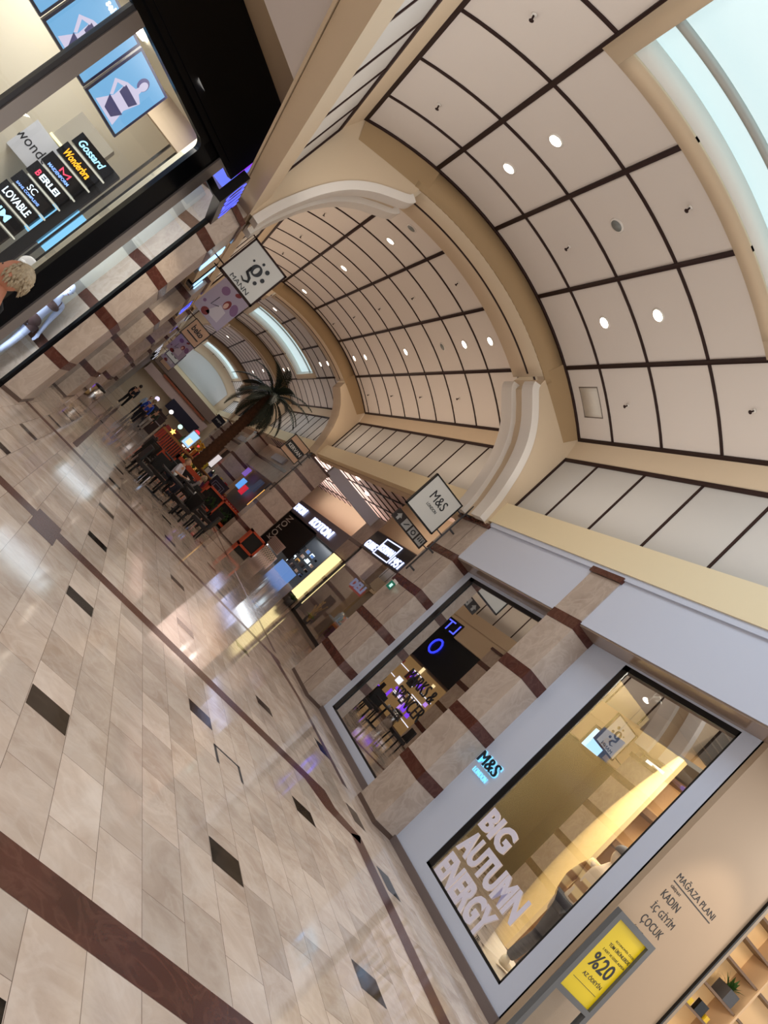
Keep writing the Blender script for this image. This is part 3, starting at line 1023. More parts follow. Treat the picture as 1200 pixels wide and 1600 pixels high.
    for sx in (-1, 1):
        b.ball(hc + Vector((sx * 0.080, 0.005, -0.01)), (0.010, 0.020, 0.030), skin_m, 8, 6)
        b.ball(hc + Vector((sx * 0.030, -0.088, 0.012)), (0.012, 0.006, 0.007), ink_m, 8, 6)
    b.ball(hc + Vector((0, -0.090, -0.052)), (0.024, 0.008, 0.007), mat('lips', srgb(150, 84, 76), 0.5), 8, 6)
    part(b, 'head', r)
    if hair_m:
        b = MB()

        rh = random.Random(2)

        def hf(p):
            x, y, z = p * (1 + rh.uniform(-0.05, 0.07))
            if y < -0.35 and z < 0.45:
                return Vector((x * 0.8, max(y, -0.45), z * 0.9 + 0.1))
            return Vector((x, y, z))
        rot = Matrix.Rotation(math.radians(-22), 3, 'X')
        b.ball(hc + Vector((0, 0.022, 0.030)), (0.090, 0.098, 0.108), hair_m, 20, 14, rot=rot, fn=hf)
        if hair_m.name == 'hair_blond':      # short layered strands
            for i in range(130):
                zz = rh.uniform(-0.55, 1.0); aa = rh.uniform(-0.75, PI + 0.75)
                q = math.sqrt(max(0, 1 - zz * zz))
                d_ = Vector((q * math.cos(aa), q * math.sin(aa), zz))
                c_ = hc + Vector((0, 0.020, 0.030)) + Vector((d_.x * 0.088, d_.y * 0.097, d_.z * 0.105))
                b.tube([c_ - d_ * 0.012, c_ + d_ * 0.008 + Vector((0, 0.006, -0.018)), c_ + d_ * 0.010 + Vector((rh.uniform(-.008, .008), 0.012, -0.045))], [0.012, 0.010, 0.002], hair_m, 5)
        if long_hair:
            b.ball(hc + Vector((0, 0.075, -0.10)), (0.085, 0.045, 0.17), hair_m, 14, 10)
        part(b, 'hair', r)
    if hat:
        b = MB()
        b.ball(hc + Vector((0, 0.012, 0.055)), (0.092, 0.108, 0.085), hat, 18, 10, fn=lambda p: Vector((p.x, p.y, max(p.z, -0.25))))
        b.fpoly(Fr(hc + Vector((0, 0, 0.04)), (1, 0, 0), (0, -1, 0)), [(-0.075, 0.07), (-0.06, 0.15), (0, 0.185), (0.06, 0.15), (0.075, 0.07)], -0.006, 0.008, hat)
        part(b, 'cap', r, 'dark cap with a stiff visor')
    # clothing
    if top_m and not sleeves:
        for sx in (-1, 1):
            b = MB()
            b.tube([(sx * 0.085, -0.10, J['che'][2] + 0.02), (sx * 0.095, -0.075, J['che'][2] + 0.10), (sx * 0.10, 0.0, J['che'][2] + 0.155), (sx * 0.095, 0.07, J['che'][2] + 0.10), (sx * 0.085, 0.09, J['che'][2] + 0.0)], 0.022, top_m, 8)
            part(b, 'strap', r)
    if top_m:
        T = dict(spi=g('spi', 0.135, 0.10), pel=(J['pel'][0], J['pel'][1], J['pel'][2] + 0.03, 0.14, 0.108), che=g('che', 0.15, 0.108), nb=(J['nek'][0], J['nek'][1], J['nek'][2] - 0.035, 0.07))
        te = [('spi', 'pel'), ('spi', 'che'), ('che', 'nb')]
        for sd in 'LR':
            T['s' + sd] = g('s' + sd, 0.068)
            te.append(('che', 's' + sd))
            if sleeves:
                T['e' + sd] = g('e' + sd, 0.054)
                te.append(('s' + sd, 'e' + sd))
                if sleeves != 'short':
                    w = Vector(J['w' + sd]); e_ = Vector(J['e' + sd])
                    T['w' + sd] = (*(e_ + (w - e_) * 0.95), 0.042)
                    te.append(('e' + sd, 'w' + sd))
        if not sleeves:
            T['sL'] = (J['sL'][0] * 0.62, J['sL'][1], J['sL'][2] + 0.02, 0.034); T['sR'] = (J['sR'][0] * 0.62, J['sR'][1], J['sR'][2] + 0.02, 0.034)
            T['nb'] = (J['nek'][0], J['nek'][1], J['nek'][2] - 0.12, 0.06)
        skin('top', T, te, top_m, r)
    if leg_m:
        K = dict(pel=(J['pel'][0], J['pel'][1], J['pel'][2] - 0.0, 0.138, 0.106))
        ke = []
        for sd in 'LR':
            a = Vector(J['a' + sd]); k_ = Vector(J['k' + sd])
            K['h' + sd] = g('h' + sd, 0.094); K['k' + sd] = g('k' + sd, 0.072); K['a' + sd] = (*(a + (k_ - a) * 0.05), 0.06)
            ke += [('pel', 'h' + sd), ('h' + sd, 'k' + sd), ('k' + sd, 'a' + sd)]
        skin('trousers', K, ke, leg_m, r)
    if shoe_m:
        for sd in 'LR':
            a = Vector(J['a' + sd])
            b = MB()
            b.ball(a + Vector((0, -0.065, -0.045)), (0.045, 0.125, 0.042), shoe_m, 14, 8, fn=lambda p: Vector((p.x, p.y, max(p.z, -0.7))))
            b.ball(a + Vector((0, 0.0, -0.01)), (0.045, 0.055, 0.06), shoe_m, 12, 8)
            part(b, 'shoe', r)
    return r


skin_a = mat('skin_tan', srgb(176, 116, 88), 0.5)
skin_b = mat('skin_light', srgb(198, 150, 122), 0.5)
mq_white = mat('mannequin_white', srgb(222, 224, 228), 0.35)
mq_blue = mat('mannequin_pale', srgb(190, 205, 240), 0.4)
hair_bl = mat('hair_blond', srgb(160, 142, 114), 0.6, noise=0.5, nscale=45, bump=0.8)
hair_dk = mat('hair_dark', srgb(38, 28, 24), 0.6)
denim_m = mat('denim_dark', srgb(30, 36, 44), 0.8, noise=0.1, nscale=40)
navy_m = mat('cloth_navy', srgb(22, 24, 40), 0.8)
shoe_w = mat('shoe_cream', srgb(222, 208, 178), 0.6)


def striped(name, c1, c2, z_scale, tilt=0.0):
    m = mat(name, c1, 0.75)
    nt = m.node_tree
    tc = nt.nodes.new('ShaderNodeTexCoord')
    wv = nt.nodes.new('ShaderNodeTexWave')
    wv.wave_type = 'BANDS'; wv.bands_direction = 'Z'
    wv.inputs['Scale'].default_value = z_scale
    wv.inputs['Distortion'].default_value = 0.6
    cr = nt.nodes.new('ShaderNodeValToRGB')
    cr.color_ramp.elements[0].position = 0.35; cr.color_ramp.elements[0].color = (*c1, 1)
    cr.color_ramp.elements[1].position = 0.6; cr.color_ramp.elements[1].color = (*c2, 1)
    nt.links.new(tc.outputs['Object'], wv.inputs[0])
    nt.links.new(wv.outputs[0], cr.inputs[0])
    nt.links.new(cr.outputs[0], nt.nodes['Principled BSDF'].inputs['Base Color'])
    return m


stripe_m = striped('striped_knit', srgb(150, 106, 58), srgb(226, 196, 140), 1.9)
figure('mannequin in striped knit top, dark jeans and cap inside the near shop window', 'mannequin', (6.62, 5.72, 0.25), math.radians(95), 1.78, 'step',
       mat('mannequin_skin', srgb(214, 190, 160), 0.5), stripe_m, denim_m, None, shoe_w, True, hat=mat('cap_dark', srgb(40, 34, 34), 0.7), name='mannequin')
figure('person with short blond hair and black sleeveless top at the left edge', 'person', (-0.885, 4.75, 0), math.radians(-92), 1.455, 'stand',
       skin_a, mat('top_black', srgb(14, 12, 14), 0.8), navy_m, hair_bl, navy_m, False)
figure('person in dark clothes walking away far down the corridor on the left', 'person', (-0.02, 35.5, 0), math.radians(170), 1.46, 'walk', skin_b, navy_m, mat('cloth_black', srgb(14, 14, 18), 0.8), hair_dk, shoe_w, True)
figure('person in bright blue top walking in the middle of the corridor', 'person', (0.80, 32.5, 0), math.radians(185), 1.5, 'walk', skin_b, mat('cloth_blue', srgb(26, 74, 200), 0.7), navy_m, hair_bl, shoe_w, True)
figure('person in dark green top and pale trousers walking beside the one in blue', 'person', (1.3, 34.6, 0), math.radians(178), 1.40, 'walk', skin_b, mat('cloth_green', srgb(44, 56, 44), 0.8), mat('cloth_pale', srgb(170, 165, 160), 0.8), hair_dk, navy_m, True)
figure('person in pale blue shirt standing beyond the walkers', 'person', (0.75, 41.0, 0), math.radians(10), 1.46, 'stand', skin_b, mat('cloth_sky', srgb(170, 190, 220), 0.8), navy_m, hair_dk, navy_m, True)
figure('person in white shirt sitting at a dark cafe table facing right', 'person', (2.22, 20.0, 0.06), math.radians(60), 1.45, 'sit', skin_b, mat('cloth_white', srgb(206, 204, 214), 0.8), navy_m, mat('hair_grey', srgb(150, 124, 98), 0.7), navy_m, 'short')
figure('person in grey top sitting with their back to the orange planter', 'person', (3.08, 21.65, 0.06), math.radians(-100), 1.42, 'sit', skin_b, mat('cloth_grey', srgb(120, 116, 120), 0.8), navy_m, hair_bl, navy_m, True)

# ------------------------------------------------------------------ left: the slanted lingerie shop front
F = FL
cream_in = mat('shop_cream', srgb(222, 216, 196), 0.6)
k = MB()
k.fbox(F, -1.46, -1.18, 0, 4.42, -0.05, 0.05, blackg_m)
k.fbox(F, -7.0, -1.18, 4.24, 4.45, -0.05, 0.05, blackg_m)
for i in range(7):   # rounded inner corner
    a0 = PI / 2 * i / 6
    c = 0.10
k.fpoly(F, [(-1.46, 4.24), (-1.46, 4.12)] + [(-1.58 + 0.12 * math.cos(t), 4.12 + 0.12 * math.sin(t)) for t in (0.3, 0.6, 0.9, 1.2)] + [(-1.58, 4.24)], -0.05, 0.05, blackg_m)
k.fbox(F, -7.0, -1.18, 0, 0.12, -0.05, 0.05, blackg_m)
k.fbox(F, -0.50, -0.44, 0.06, 4.16, -0.03, 0.03, blackg_m)
k.fbox(F, -1.15, -0.44, 4.05, 4.16, -0.03, 0.03, blackg_m)
k.fbox(F, -1.15, -0.44, 0.0, 0.08, -0.03, 0.03, blackg_m)
k.fbox(F, -1.18, -1.05, 0.0, 4.36, -0.05, 0.09, grey_m)
k.fbox(F, -3.24, -3.06, 0.1, 4.24, -0.03, 0.06, grey_m)
k.fbox(F, -3.30, -3.24, 0.1, 4.24, -0.06, 0.03, dgrey_m)
k.add([F(-7, 0.12), F(-1.46, 0.12), F(-1.46, 4.24), F(-7, 4.24)], [(0, 1, 2, 3)], glass('clear_glass', (0.98, 0.98, 0.98), 0.015))
k.add([F(-1.05, 0.08), F(-0.5, 0.08), F(-0.5, 4.05), F(-1.05, 4.05)], [(0, 1, 2, 3)], glassd_m)
struct(k, 'window')
# black fascia box and its lit sign end
r = thing('fascia_sign', 'huge black sign box with a glowing blue and purple end above the lingerie shop', 'sign')
b = MB(); b.fbox(F, -7.0, -1.07, 4.45, 5.49, -0.05, 0.12, blackg_m); part(b, 'box', r)
b = MB(); b.fbox(F, -7.0, -0.83, 4.36, 5.31, 0.0, 0.10, blackg_m); part(b, 'front_panel', r)
b = MB()
b.box(-1.9, 11.12, 4.41, -1.45, 11.96, 5.32, mat('sign_blue', (0, 0, 0), 0.4, emit=srgb(92, 110, 245), estr=1.0))
b.box(-1.45, 11.35, 4.6, -1.445, 11.65, 5.1, mat('sign_purple', (0, 0, 0), 0.4, emit=srgb(130, 50, 220), estr=1.0))
part(b, 'lit_end', r, 'glowing blue panel')
# wall behind and above the fascia, shop interior
k = MB()
k.fbox(F, -9.0, -0.83, 5.40, 6.6, -0.2, -0.06, beige_m)
k.box(-3.0, 12.0, 4.2, -0.98, 12.1, 6.6, beige_m)
k.add([(-9, -2, 6.35), (-1.2, -2, 6.35), (-1.2, 12, 6.35), (-9, 12, 6.35)], [(0, 1, 2, 3)], panel_m)
struct(k, 'wall_left')
k = MB()
k.fbox(F, -8.0, -0.9, 4.62, 4.70, -3.0, -0.06, cream_in)
struct(k, 'ceiling')
k = MB()
k.fbox(F, -8.0, 0.4, 0, 4.7, -2.9, -2.8, cream_in)
k.fbox(F, -1.14, -1.10, 0.1, 4.4, -0.62, -0.05, cream_in)
struct(k, 'wall_left')
k = MB()
# banded stone wall behind the narrow pane, colours lightened to brighten the pane
zs = [0.06, .76, .92, 1.67, 1.83, 2.61, 2.78, 3.55, 3.71, 4.1]
for i in range(len(zs) - 1):
    k.fbox(F, -1.14, -0.3, zs[i], zs[i + 1], -0.62, -0.50, mat('lightened_stone', srgb(206, 208, 200), 0.5, noise=0.03) if i % 2 == 0 else mat('lightened_band', srgb(164, 166, 162), 0.5))
struct(k, 'wall_left')
light('AREA', 'lingerie_ceiling_light', tuple(F(-2.6, 4.55, -1.2)), 80, (1.0, 0.96, 0.88), 2.6, 1.4, tuple(F(-2.6, 0, -1.2)))
for i, (x, y) in enumerate(((-3.5, 11.15), (-2.60, 12.2), (-2.42, 12.45), (-4.4, 11.6), (-4.9, 12.9))):
    b = MB(); b.lathe([(0.10, 4.58), (0.10, 4.615)], (x, y, 0), litw_m, 18)
    b.build('ceiling_downlight', label='bright round light in the lingerie shop ceiling, %s' % ('beside the top screen', 'right of the screens, larger', 'right of the screens, smaller', 'left of the mullion, long looking', 'left of the mullion, small')[i], cat='downlight', group='round lights of the lingerie shop')
light('AREA', 'narrow_pane_fill', tuple(F(-1.06, 2.0, -0.14)), 15, (0.93, 0.97, 1.0), 0.06, 3.6, tuple(F(-0.3, 2.0, -0.4)))  # added fill strip at the jamb, brightens the narrow pane


# screens with generic swimwear models
def screen(label, u0, u1, v0, v1, w, fig):
    r = thing('display_screen', label, 'screen', 'bright portrait screens over the brand signs')
    b = MB(); b.fbox(F, u0, u1, v0, v1, w - 0.05, w, mat('screen_frame', srgb(22, 22, 52), 0.3)); part(b, 'housing', r)
    e_ = 0.035
    b = MB(); b.fbox(F, u0 + e_, u1 - e_, v0 + e_, v1 - e_, w, w + 0.004, mat('screen_blue', (0, 0, 0), 0.4, emit=srgb(112, 174, 220), estr=0.8)); part(b, 'panel', r)
    b = MB()
    cx = (u0 + u1) / 2; H = v1 - v0
    sk = mat('screen_skin', (0, 0, 0), 0.4, emit=srgb(196, 190, 214), estr=0.9)
    sw = mat('screen_swim', (0, 0, 0), 0.4, emit=srgb(58, 56, 96), estr=0.9)
    hr = mat('screen_hair', (0, 0, 0), 0.4, emit=srgb(88, 84, 130), estr=0.9)
    W = w + 0.005
    if fig:
        q = H * 0.9
        b.disc(F, cx + .03, v0 + .84 * q, q * .095, W, W + .001, hr, 18, q * .115)
        b.disc(F, cx + .05, v0 + .83 * q, q * .062, W + .002, W + .003, sk, 18, q * .085)
        b.fpoly(F, [(cx + .02, v0 + .77 * q), (cx + .08, v0 + .77 * q), (cx + .09, v0 + .70 * q), (cx + .2, v0 + .64 * q), (cx + .14, v0 + .35 * q), (cx + .2, v0 + .06), (cx - .2, v0 + .06),
                    (cx - .1, v0 + .35 * q), (cx - .12, v0 + .64 * q), (cx + .01, v0 + .70 * q)], W + .002, W + .003, sk)
        b.fpoly(F, [(cx - .12, v0 + .6 * q), (cx + .18, v0 + .6 * q), (cx + .14, v0 + .45 * q), (cx - .09, v0 + .45 * q)], W + .004, W + .005, sw)
        b.fpoly(F, [(cx - .14, v0 + .3 * q), (cx + .17, v0 + .3 * q), (cx + .1, v0 + .12 * q), (cx - .05, v0 + .12 * q)], W + .004, W + .005, sw)
        b.fpoly(F, [(cx - .12, v0 + .64 * q), (cx - .26, v0 + .5 * q), (cx - .14, v0 + .3 * q), (cx - .11, v0 + .34 * q), (cx - .2, v0 + .5 * q), (cx - .1, v0 + .56 * q)], W + .006, W + .007, sk)
    part(b, 'picture', r)
    return r


W_ = -0.99
screen('bright portrait screen nearest the shop corner showing a swimwear model', -2.34, -1.62, 3.46, 4.40, W_, True)
screen('bright portrait screen crossed by the grey mullion, showing a model with raised arm', -3.22, -2.37, 3.46, 4.40, W_, True)
screen('bright portrait screen cut off by the top left corner of the view', -4.1, -3.25, 3.46, 4.40, W_, False)
b = MB(); b.text(F, 'selma', -2.98, -2.72, 4.24, 4.33, W_ + 0.008, litw_m, 0.003)
o = b.build('screen_caption', label='small white word glowing at the top of the second screen', cat='lettering')

r = thing('wall_box', 'grey projecting ceiling box edged with warm light behind the brand signs', 'box')
b = MB(); b.box(-3.95, 12.9, 3.03, -2.98, 13.1, 3.6, mat('box_greyish', srgb(172, 168, 156), 0.6)); part(b, 'body', r)
b = MB(); b.box(-3.97, 12.88, 2.99, -2.97, 12.93, 3.03, mat('warm_strip', (0, 0, 0), 0.4, emit=srgb(255, 245, 190), estr=1.2)); part(b, 'light_strip', r)
# brand tower
FT = FY(12.5)
r0 = thing('sign_post', 'black upright post carrying the lit brand signs inside the lingerie shop', 'post')
b = MB(); b.box(-2.72, 12.5, 0, -2.56, 12.62, 3.35, black_m); part(b, 'post', r0)
e_b = lambda n, c, s=1.6: mat(n, (0, 0, 0), 0.4, emit=c, estr=s)
cy = e_b('lit_cyan', srgb(150, 215, 245)); orr = e_b('lit_orange', srgb(255, 165, 30)); rd = e_b('lit_red', srgb(230, 60, 90))
wh = e_b('lit_white', srgb(215, 235, 245)); bl = e_b('lit_blue', srgb(120, 160, 235)); pk = e_b('lit_pink', srgb(230, 90, 120))
BR = [('Gossard', cy, 'cyan script', 0.25), ('Wonderbra', orr, 'orange', 0.2), ('MAIDENFORM', bl, 'small blue and red', 0), ('BERLEI', wh, 'red and white', 0),
      ('SANS COMPLEXE', bl, 'pale blue', 0), ('LOVABLE', wh, 'wide white', 0), ('DIM', cy, 'bold cyan', 0), ('ANTONELLA', pk, 'pink', 0)]
for i, (t, m, lb, sh) in enumerate(BR):
    z1 = 3.33 - i * 0.262
    xo = -0.02 * i
    r = thing('brand_sign', 'black brand sign with %s lettering, %s from the stack top' % (lb, ('first', 'second', 'third', 'fourth', 'fifth', 'sixth', 'seventh', 'eighth')[i]), 'sign', 'stacked lit brand signs')
    b = MB(); b.fbox(FT, -3.30 + xo, -2.66 + xo, z1 - 0.215, z1, 0.0, 0.12, blackg_m); part(b, 'box', r)
    b = MB()
    W = 0.121
    if i == 2:
        b.text(FT, t, -3.2 + xo, -2.82 + xo, z1 - 0.19, z1 - 0.14, W, m, 0.004, 0.02)
        b.fpoly(FT, [(-3.05 + xo, z1 - .12), (-3.05 + xo, z1 - .03), (-2.97 + xo, z1 - .09), (-2.88 + xo, z1 - .03), (-2.88 + xo, z1 - .12), (-2.9 + xo, z1 - .12), (-2.9 + xo, z1 - .06), (-2.97 + xo, z1 - .115), (-3.03 + xo, z1 - .06), (-3.03 + xo, z1 - .12)], W, W + .004, rd)
    elif i == 3:
        b.text(FT, 'B', -3.19 + xo, -3.13 + xo, z1 - 0.155, z1 - 0.06, W, rd, 0.004, 0.02)
        b.text(FT, 'ERLEI', -3.11 + xo, -2.78 + xo, z1 - 0.155, z1 - 0.06, W, m, 0.004, 0.03)
    elif i == 4:
        b.text(FT, t, -3.22 + xo, -2.8 + xo, z1 - 0.19, z1 - 0.15, W, m, 0.004, 0.02)
        b.text(FT, 'SC', -3.08 + xo, -2.94 + xo, z1 - 0.13, z1 - 0.03, W, wh, 0.004, 0.0)
    else:
        b.text(FT, t, -3.22 + xo, (-2.76 if i != 6 else -2.85) + xo, z1 - (0.17 if i != 6 else .18), z1 - 0.05, W, m, 0.004, 0.02, sh)
    part(b, 'letters', r)
    b = MB(); b.fbox(FT, -3.25 + xo, -2.62 + xo, z1 - 0.245, z1 - 0.222, 0.02, 0.06, litw_m if False else mat('led_strip', (0, 0, 0), 0.4, emit=srgb(210, 208, 190), estr=0.8)); part(b, 'light_strip', r)
r = thing('slatted_divider', 'divider of black upright slats right of the stacked brand signs', 'divider')
for i, (x, z0, z1) in enumerate(((-2.50, 0, 4.6), (-2.36, 0, 4.6), (-2.26, 0, 4.0), (-2.16, 0, 3.9))):
    b = MB(); b.box(x, 12.44, z0, x + (0.035, 0.07, 0.03, 0.03)[i], 12.5, z1, black_m); part(b, 'slat', r)
r = thing('hanging_board', 'pale rounded hanging panel with serif lettering behind the brand signs', 'panel')
FW = FY(12.75)
b = MB(); b.fpoly(FW, [(-4.16, 2.38), (-3.15, 2.38), (-3.1, 2.42), (-3.1, 2.88), (-3.16, 2.93), (-3.92, 2.97), (-4.02, 2.95), (-4.12, 2.85)], 0, 0.05, mat('panel_pale', srgb(196, 202, 212), 0.5)); part(b, 'board', r)
b = MB(); b.text(FW, 'wondergal', -3.90, -3.04, 2.53, 2.74, 0.052, ink_m, 0.004); part(b, 'letters', r)
r = thing('poster_lightbox', 'tilted bright blue poster lightbox behind the white bust forms', 'poster')
b = MB(); b.box(-2.85, 12.66, 1.75, -2.18, 12.7, 2.55, e_b('poster_cyan', srgb(130, 200, 240), 0.9)); part(b, 'panel', r)


def bust(label, x, y, z):
    r = thing('bust_form', label, 'mannequin', 'white bust forms in the lingerie shop', (x, y, z))
    sk_ = skin('torso', dict(a=(0, 0, 0.0, 0.10, 0.08), b=(0, 0, 0.18, 0.09, 0.075), c=(0, 0, 0.36, 0.12, 0.09), n=(0, 0, 0.50, 0.035), l=(-0.13, 0, 0.42, 0.05), rr=(0.13, 0, 0.42, 0.05)),
               [('a', 'b'), ('b', 'c'), ('c', 'n'), ('c', 'l'), ('c', 'rr')], mq_white, r)
    b = MB(); b.lathe([(0.12, -z), (0.12, -z + 0.02), (0.015, -z + 0.03), (0.015, 0)], (0, 0, 0), steel_m, 14); part(b, 'stand', r)
    b = MB()
    for sx in (-1, 1):
        b.ball((sx * 0.055, -0.075, 0.33), (0.055, 0.045, 0.05), mq_white)
    part(b, 'bra', r)


bust('white bust form nearest the black door jamb of the lingerie shop', -2.06, 11.85, 1.42)
bust('white bust form behind the blond person', -2.28, 12.0, 1.05)
# narrow window mannequin
p = F(-0.80, 0.0, -0.24)
m_ = figure('pale mannequin in brown bra and shorts behind the narrow pane', 'mannequin', (p.x, p.y, 0.1), math.radians(40), 1.62, 'stand',
            mq_blue, None, None, None, None, name='mannequin')
br_m = mat('bra_brown', srgb(74, 52, 52), 0.7)
b = MB(); b.ball((0, -0.005, 1.30), (0.165, 0.128, 0.075), br_m, 18, 10)
for sx in (-1, 1):
    b.tube([(sx * 0.07, -0.11, 1.34), (sx * 0.08, -0.06, 1.43), (sx * 0.08, 0.06, 1.43), (sx * 0.07, 0.11, 1.32)], 0.008, br_m, 5)
part(b, 'bra', m_, 'brown bra')
b = MB(); b.ball((0, 0, 0.95), (0.165, 0.128, 0.12), br_m, 18, 10)
for sx in (-1, 1):
    b.lathe([(0.098, 0.80), (0.103, 0.92)], (sx * 0.09, -0.005, 0), br_m, 14)
part(b, 'shorts', m_, 'brown shorts')

# upper flat soffit of the side passage on the left
k = MB()
k.add([(-8, -2.2, 4.5), (-1.0, -2.2, 4.5), (-1.0, 7.42, 4.5), (-1.27, 7.42, 4.5), (-1.83, 6.95, 4.5), (-8, 1.3, 4.5)], [tuple(range(6))], mat('mauve_soffit', srgb(205, 196, 192), 0.7))
k.add([(-8, 1.3, 4.5), (-1.83, 6.95, 4.5), (-1.83, 6.95, 6.3), (-8, 1.3, 6.3)], [(0, 1, 2, 3)], beige_m)
k.add([(-1.83, 6.95, 4.5), (-1.27, 7.42, 4.5), (-1.27, 7.42, 6.3), (-1.83, 6.95, 6.3)], [(0, 1, 2, 3)], beige_m)
struct(k, 'ceiling')
k = MB()
k.box(-1.26, -2.2, 4.45, -1.23, 66, 6.6, beige_m)
struct(k, 'wall_left')
# little oval detector by the beam
r = thing('ceiling_detector', 'small white oval detector on the beige wall above the black sign box', 'detector', None, tuple(F(-0.62, 5.75, -0.05)))
b = MB(); b.lathe([(0.05, 0), (0.05, 0.02), (0.03, 0.035)], (0, 0, 0), white_m, 16); o = part(b, 'cover', r)
r.rotation_euler = (PI / 2, 0, PI / 4)

# ------------------------------------------------------------------ left shop fronts beyond
k = MB()
for i, (y0, y1) in enumerate(((13.05, 18.0), (20.2, 25.9), (28.4, 33.5), (35.5, 66))):
    k.box(-1.35, y0, 0, -1.15, y1, 4.6, (mat('shop_blueblack', srgb(22, 24, 44), 0.15), mat('shop_taupe', srgb(112, 90, 72), 0.4), MATS['shop_taupe'], mat('shop_steel', srgb(105, 105, 110), 0.3))[i])
k.box(-1.15, 13.05, 3.75, -0.98, 66, 4.6, beige_m)
struct(k, 'wall_left')
r = thing('shop_window_display', 'dark shop front on the left with violet and white lit displays and cyan lettering', 'display')
G = FXL(-1.13)
b = MB(); b.fbox(G, 20.4, 25.7, 2.3, 4.55, 0, 0.03, blackg_m); part(b, 'black_panel', r)
b = MB(); b.fbox(G, 20.5, 25.6, 0.15, 2.2, 0, 0.01, mat('display_tan', srgb(140, 112, 74), 0.5, emit=srgb(190, 150, 95), estr=0.25)); part(b, 'backdrop', r)
rr_ = random.Random(31)
dm = [e_b('display_violet', srgb(120, 60, 220), 1.2), e_b('display_whitish', srgb(235, 235, 250), 1.2), e_b('display_lilac', srgb(190, 140, 235), 1.0), mat('display_red', srgb(150, 20, 40), 0.5), e_b('display_warm', srgb(250, 225, 170), 1.1), black_m]
for i in range(34):
    u = 20.6 + rr_.random() * 4.4; v = 0.3 + rr_.random() * 1.7
    b = MB()
    if i % 3 == 0:
        b.fbox(G, u, u + 0.9, v, v + 0.03, 0.01 + i * .001, 0.03 + i * .001, dm[1])
    else:
        b.fbox(G, u, u + rr_.uniform(.1, .5), v, v + rr_.uniform(.08, .4), 0.01, 0.02 + i * .001, dm[rr_.randrange(6)])
    part(b, 'display_item', r)
b = MB(); b.text(G, 'jimmy key', 20.6, 23.4, 3.9, 4.4, 0.03, e_b('display_cyan', srgb(110, 220, 245), 1.4), 0.01, 0.02); part(b, 'letters', r)
b = MB(); b.tube([G(23.2 + .35 * math.cos(t * .5), 3.1 + .3 * math.sin(t * .5), .05) for t in range(14)], 0.04, e_b('display_neonblue', srgb(40, 50, 250), 2.0), 6); part(b, 'neon_loop', r)
blue_e = e_b('sign_deepblue', srgb(80, 90, 250), 1.5)
ice_e = e_b('sign_ice', srgb(160, 205, 250), 1.4)


def lsign(label, y0, y1, z0, z1, m, x=-0.955, shape='bar', text=None):
    r = thing('wall_sign', label, 'sign', 'lit signs along the left shop fronts')
    G = FXL(x)
    b = MB(); b.fbox(G, y0, y1, z0, z1, -0.14, 0, blackg_m); part(b, 'backing', r)
    b = MB()
    if text:
        b.text(G, text, y0 + 0.1, y1 - 0.1, z0 + 0.08, z1 - 0.08, 0.003, m, 0.004, 0.0)
    else:
        b.fbox(G, y0 + 0.12, y1 - 0.12, z0 + 0.08, z1 - 0.08, 0.0, 0.02, m)
    part(b, 'lit_face', r)


r = thing('wall_sign', 'tall blue lit lettering on black at the corner column beside the big black sign box', 'sign', 'lit signs along the left shop fronts')
G = Fr(F(-0.36, 3.95, 0.03), (S2, S2, 0))
GC = FXL(-1.1)
b = MB(); b.fbox(GC, 9.7, 11.05, 3.72, 4.22, -0.12, 0.0, blackg_m); part(b, 'backing', r)
b = MB(); b.text(GC, "COLIN'S", 9.75, 11.0, 3.84, 4.2, 0.001, blue_e, 0.003, 0.0); part(b, 'letters', r)
lsign('lit white and pink bar sign on the left wall behind the square hanging logo sign', 13.7, 14.6, 3.62, 4.32, ice_e)
lsign('tall pale blue bar sign on the left wall after the white and pink one', 16.7, 17.25, 3.7, 4.45, ice_e)
lsign('bright sky blue lit sign on the left wall, last of the first pale group', 17.7, 18.8, 3.78, 4.2, ice_e)
lsign('deep blue lit sign on the left wall before the banner of drawings', 22.6, 24.4, 3.72, 4.3, blue_e, text='LTB')
lsign('deep blue lit sign farther along, beside the small framed white goods sign', 30.2, 32.4, 3.7, 4.28, blue_e, text='MAVI')
for i, y in enumerate((36, 38.5, 41, 44, 48, 53)):
    lsign('%s steel coloured lit sign of the far left shop row' % ('first', 'second', 'third', 'fourth', 'fifth', 'last')[i], y, y + 1.6, 3.3 - 0.1 * (i % 3), 3.75, mat('sign_pale', (0, 0, 0), 0.4, emit=srgb(190, 190, 200), estr=0.7), x=-0.95)

r = thing('waste_bin', 'round brushed steel waste bin standing by the left columns', 'bin', None, (-0.62, 20.9, 0))
b = MB(); b.lathe([(0.17, 0), (0.17, 0.6)], (0, 0, 0), steel_m, 24); part(b, 'body', r)
b = MB(); b.lathe([(0.175, 0.6), (0.175, 0.63), (0.14, 0.66)], (0, 0, 0), black_m, 24); part(b, 'lid', r)

# ------------------------------------------------------------------ hanging signs
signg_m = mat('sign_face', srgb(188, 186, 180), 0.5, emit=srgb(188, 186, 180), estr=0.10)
signp_m = mat('sign_face_peach', srgb(206, 176, 150), 0.5)


def hang(name, label, F, u0, u1, v0, v1, face, fw=0.035, d=0.08):
    r = thing(name, label, 'sign')
    b = MB()
    for a, c, e_, g in ((u0, u0 + fw, v0, v1), (u1 - fw, u1, v0, v1), (u0, u1, v0, v0 + fw), (u0, u1, v1 - fw, v1)):
        b.fbox(F, a, c, e_, g, -d, 0.0, rib_m if fw > 0.03 else black_m)
    part(b, 'frame', r)
    b = MB(); b.fbox(F, u0 + fw, u1 - fw, v0 + fw, v1 - fw, -d + 0.01, -0.01, face); part(b, 'face', r)
    return r


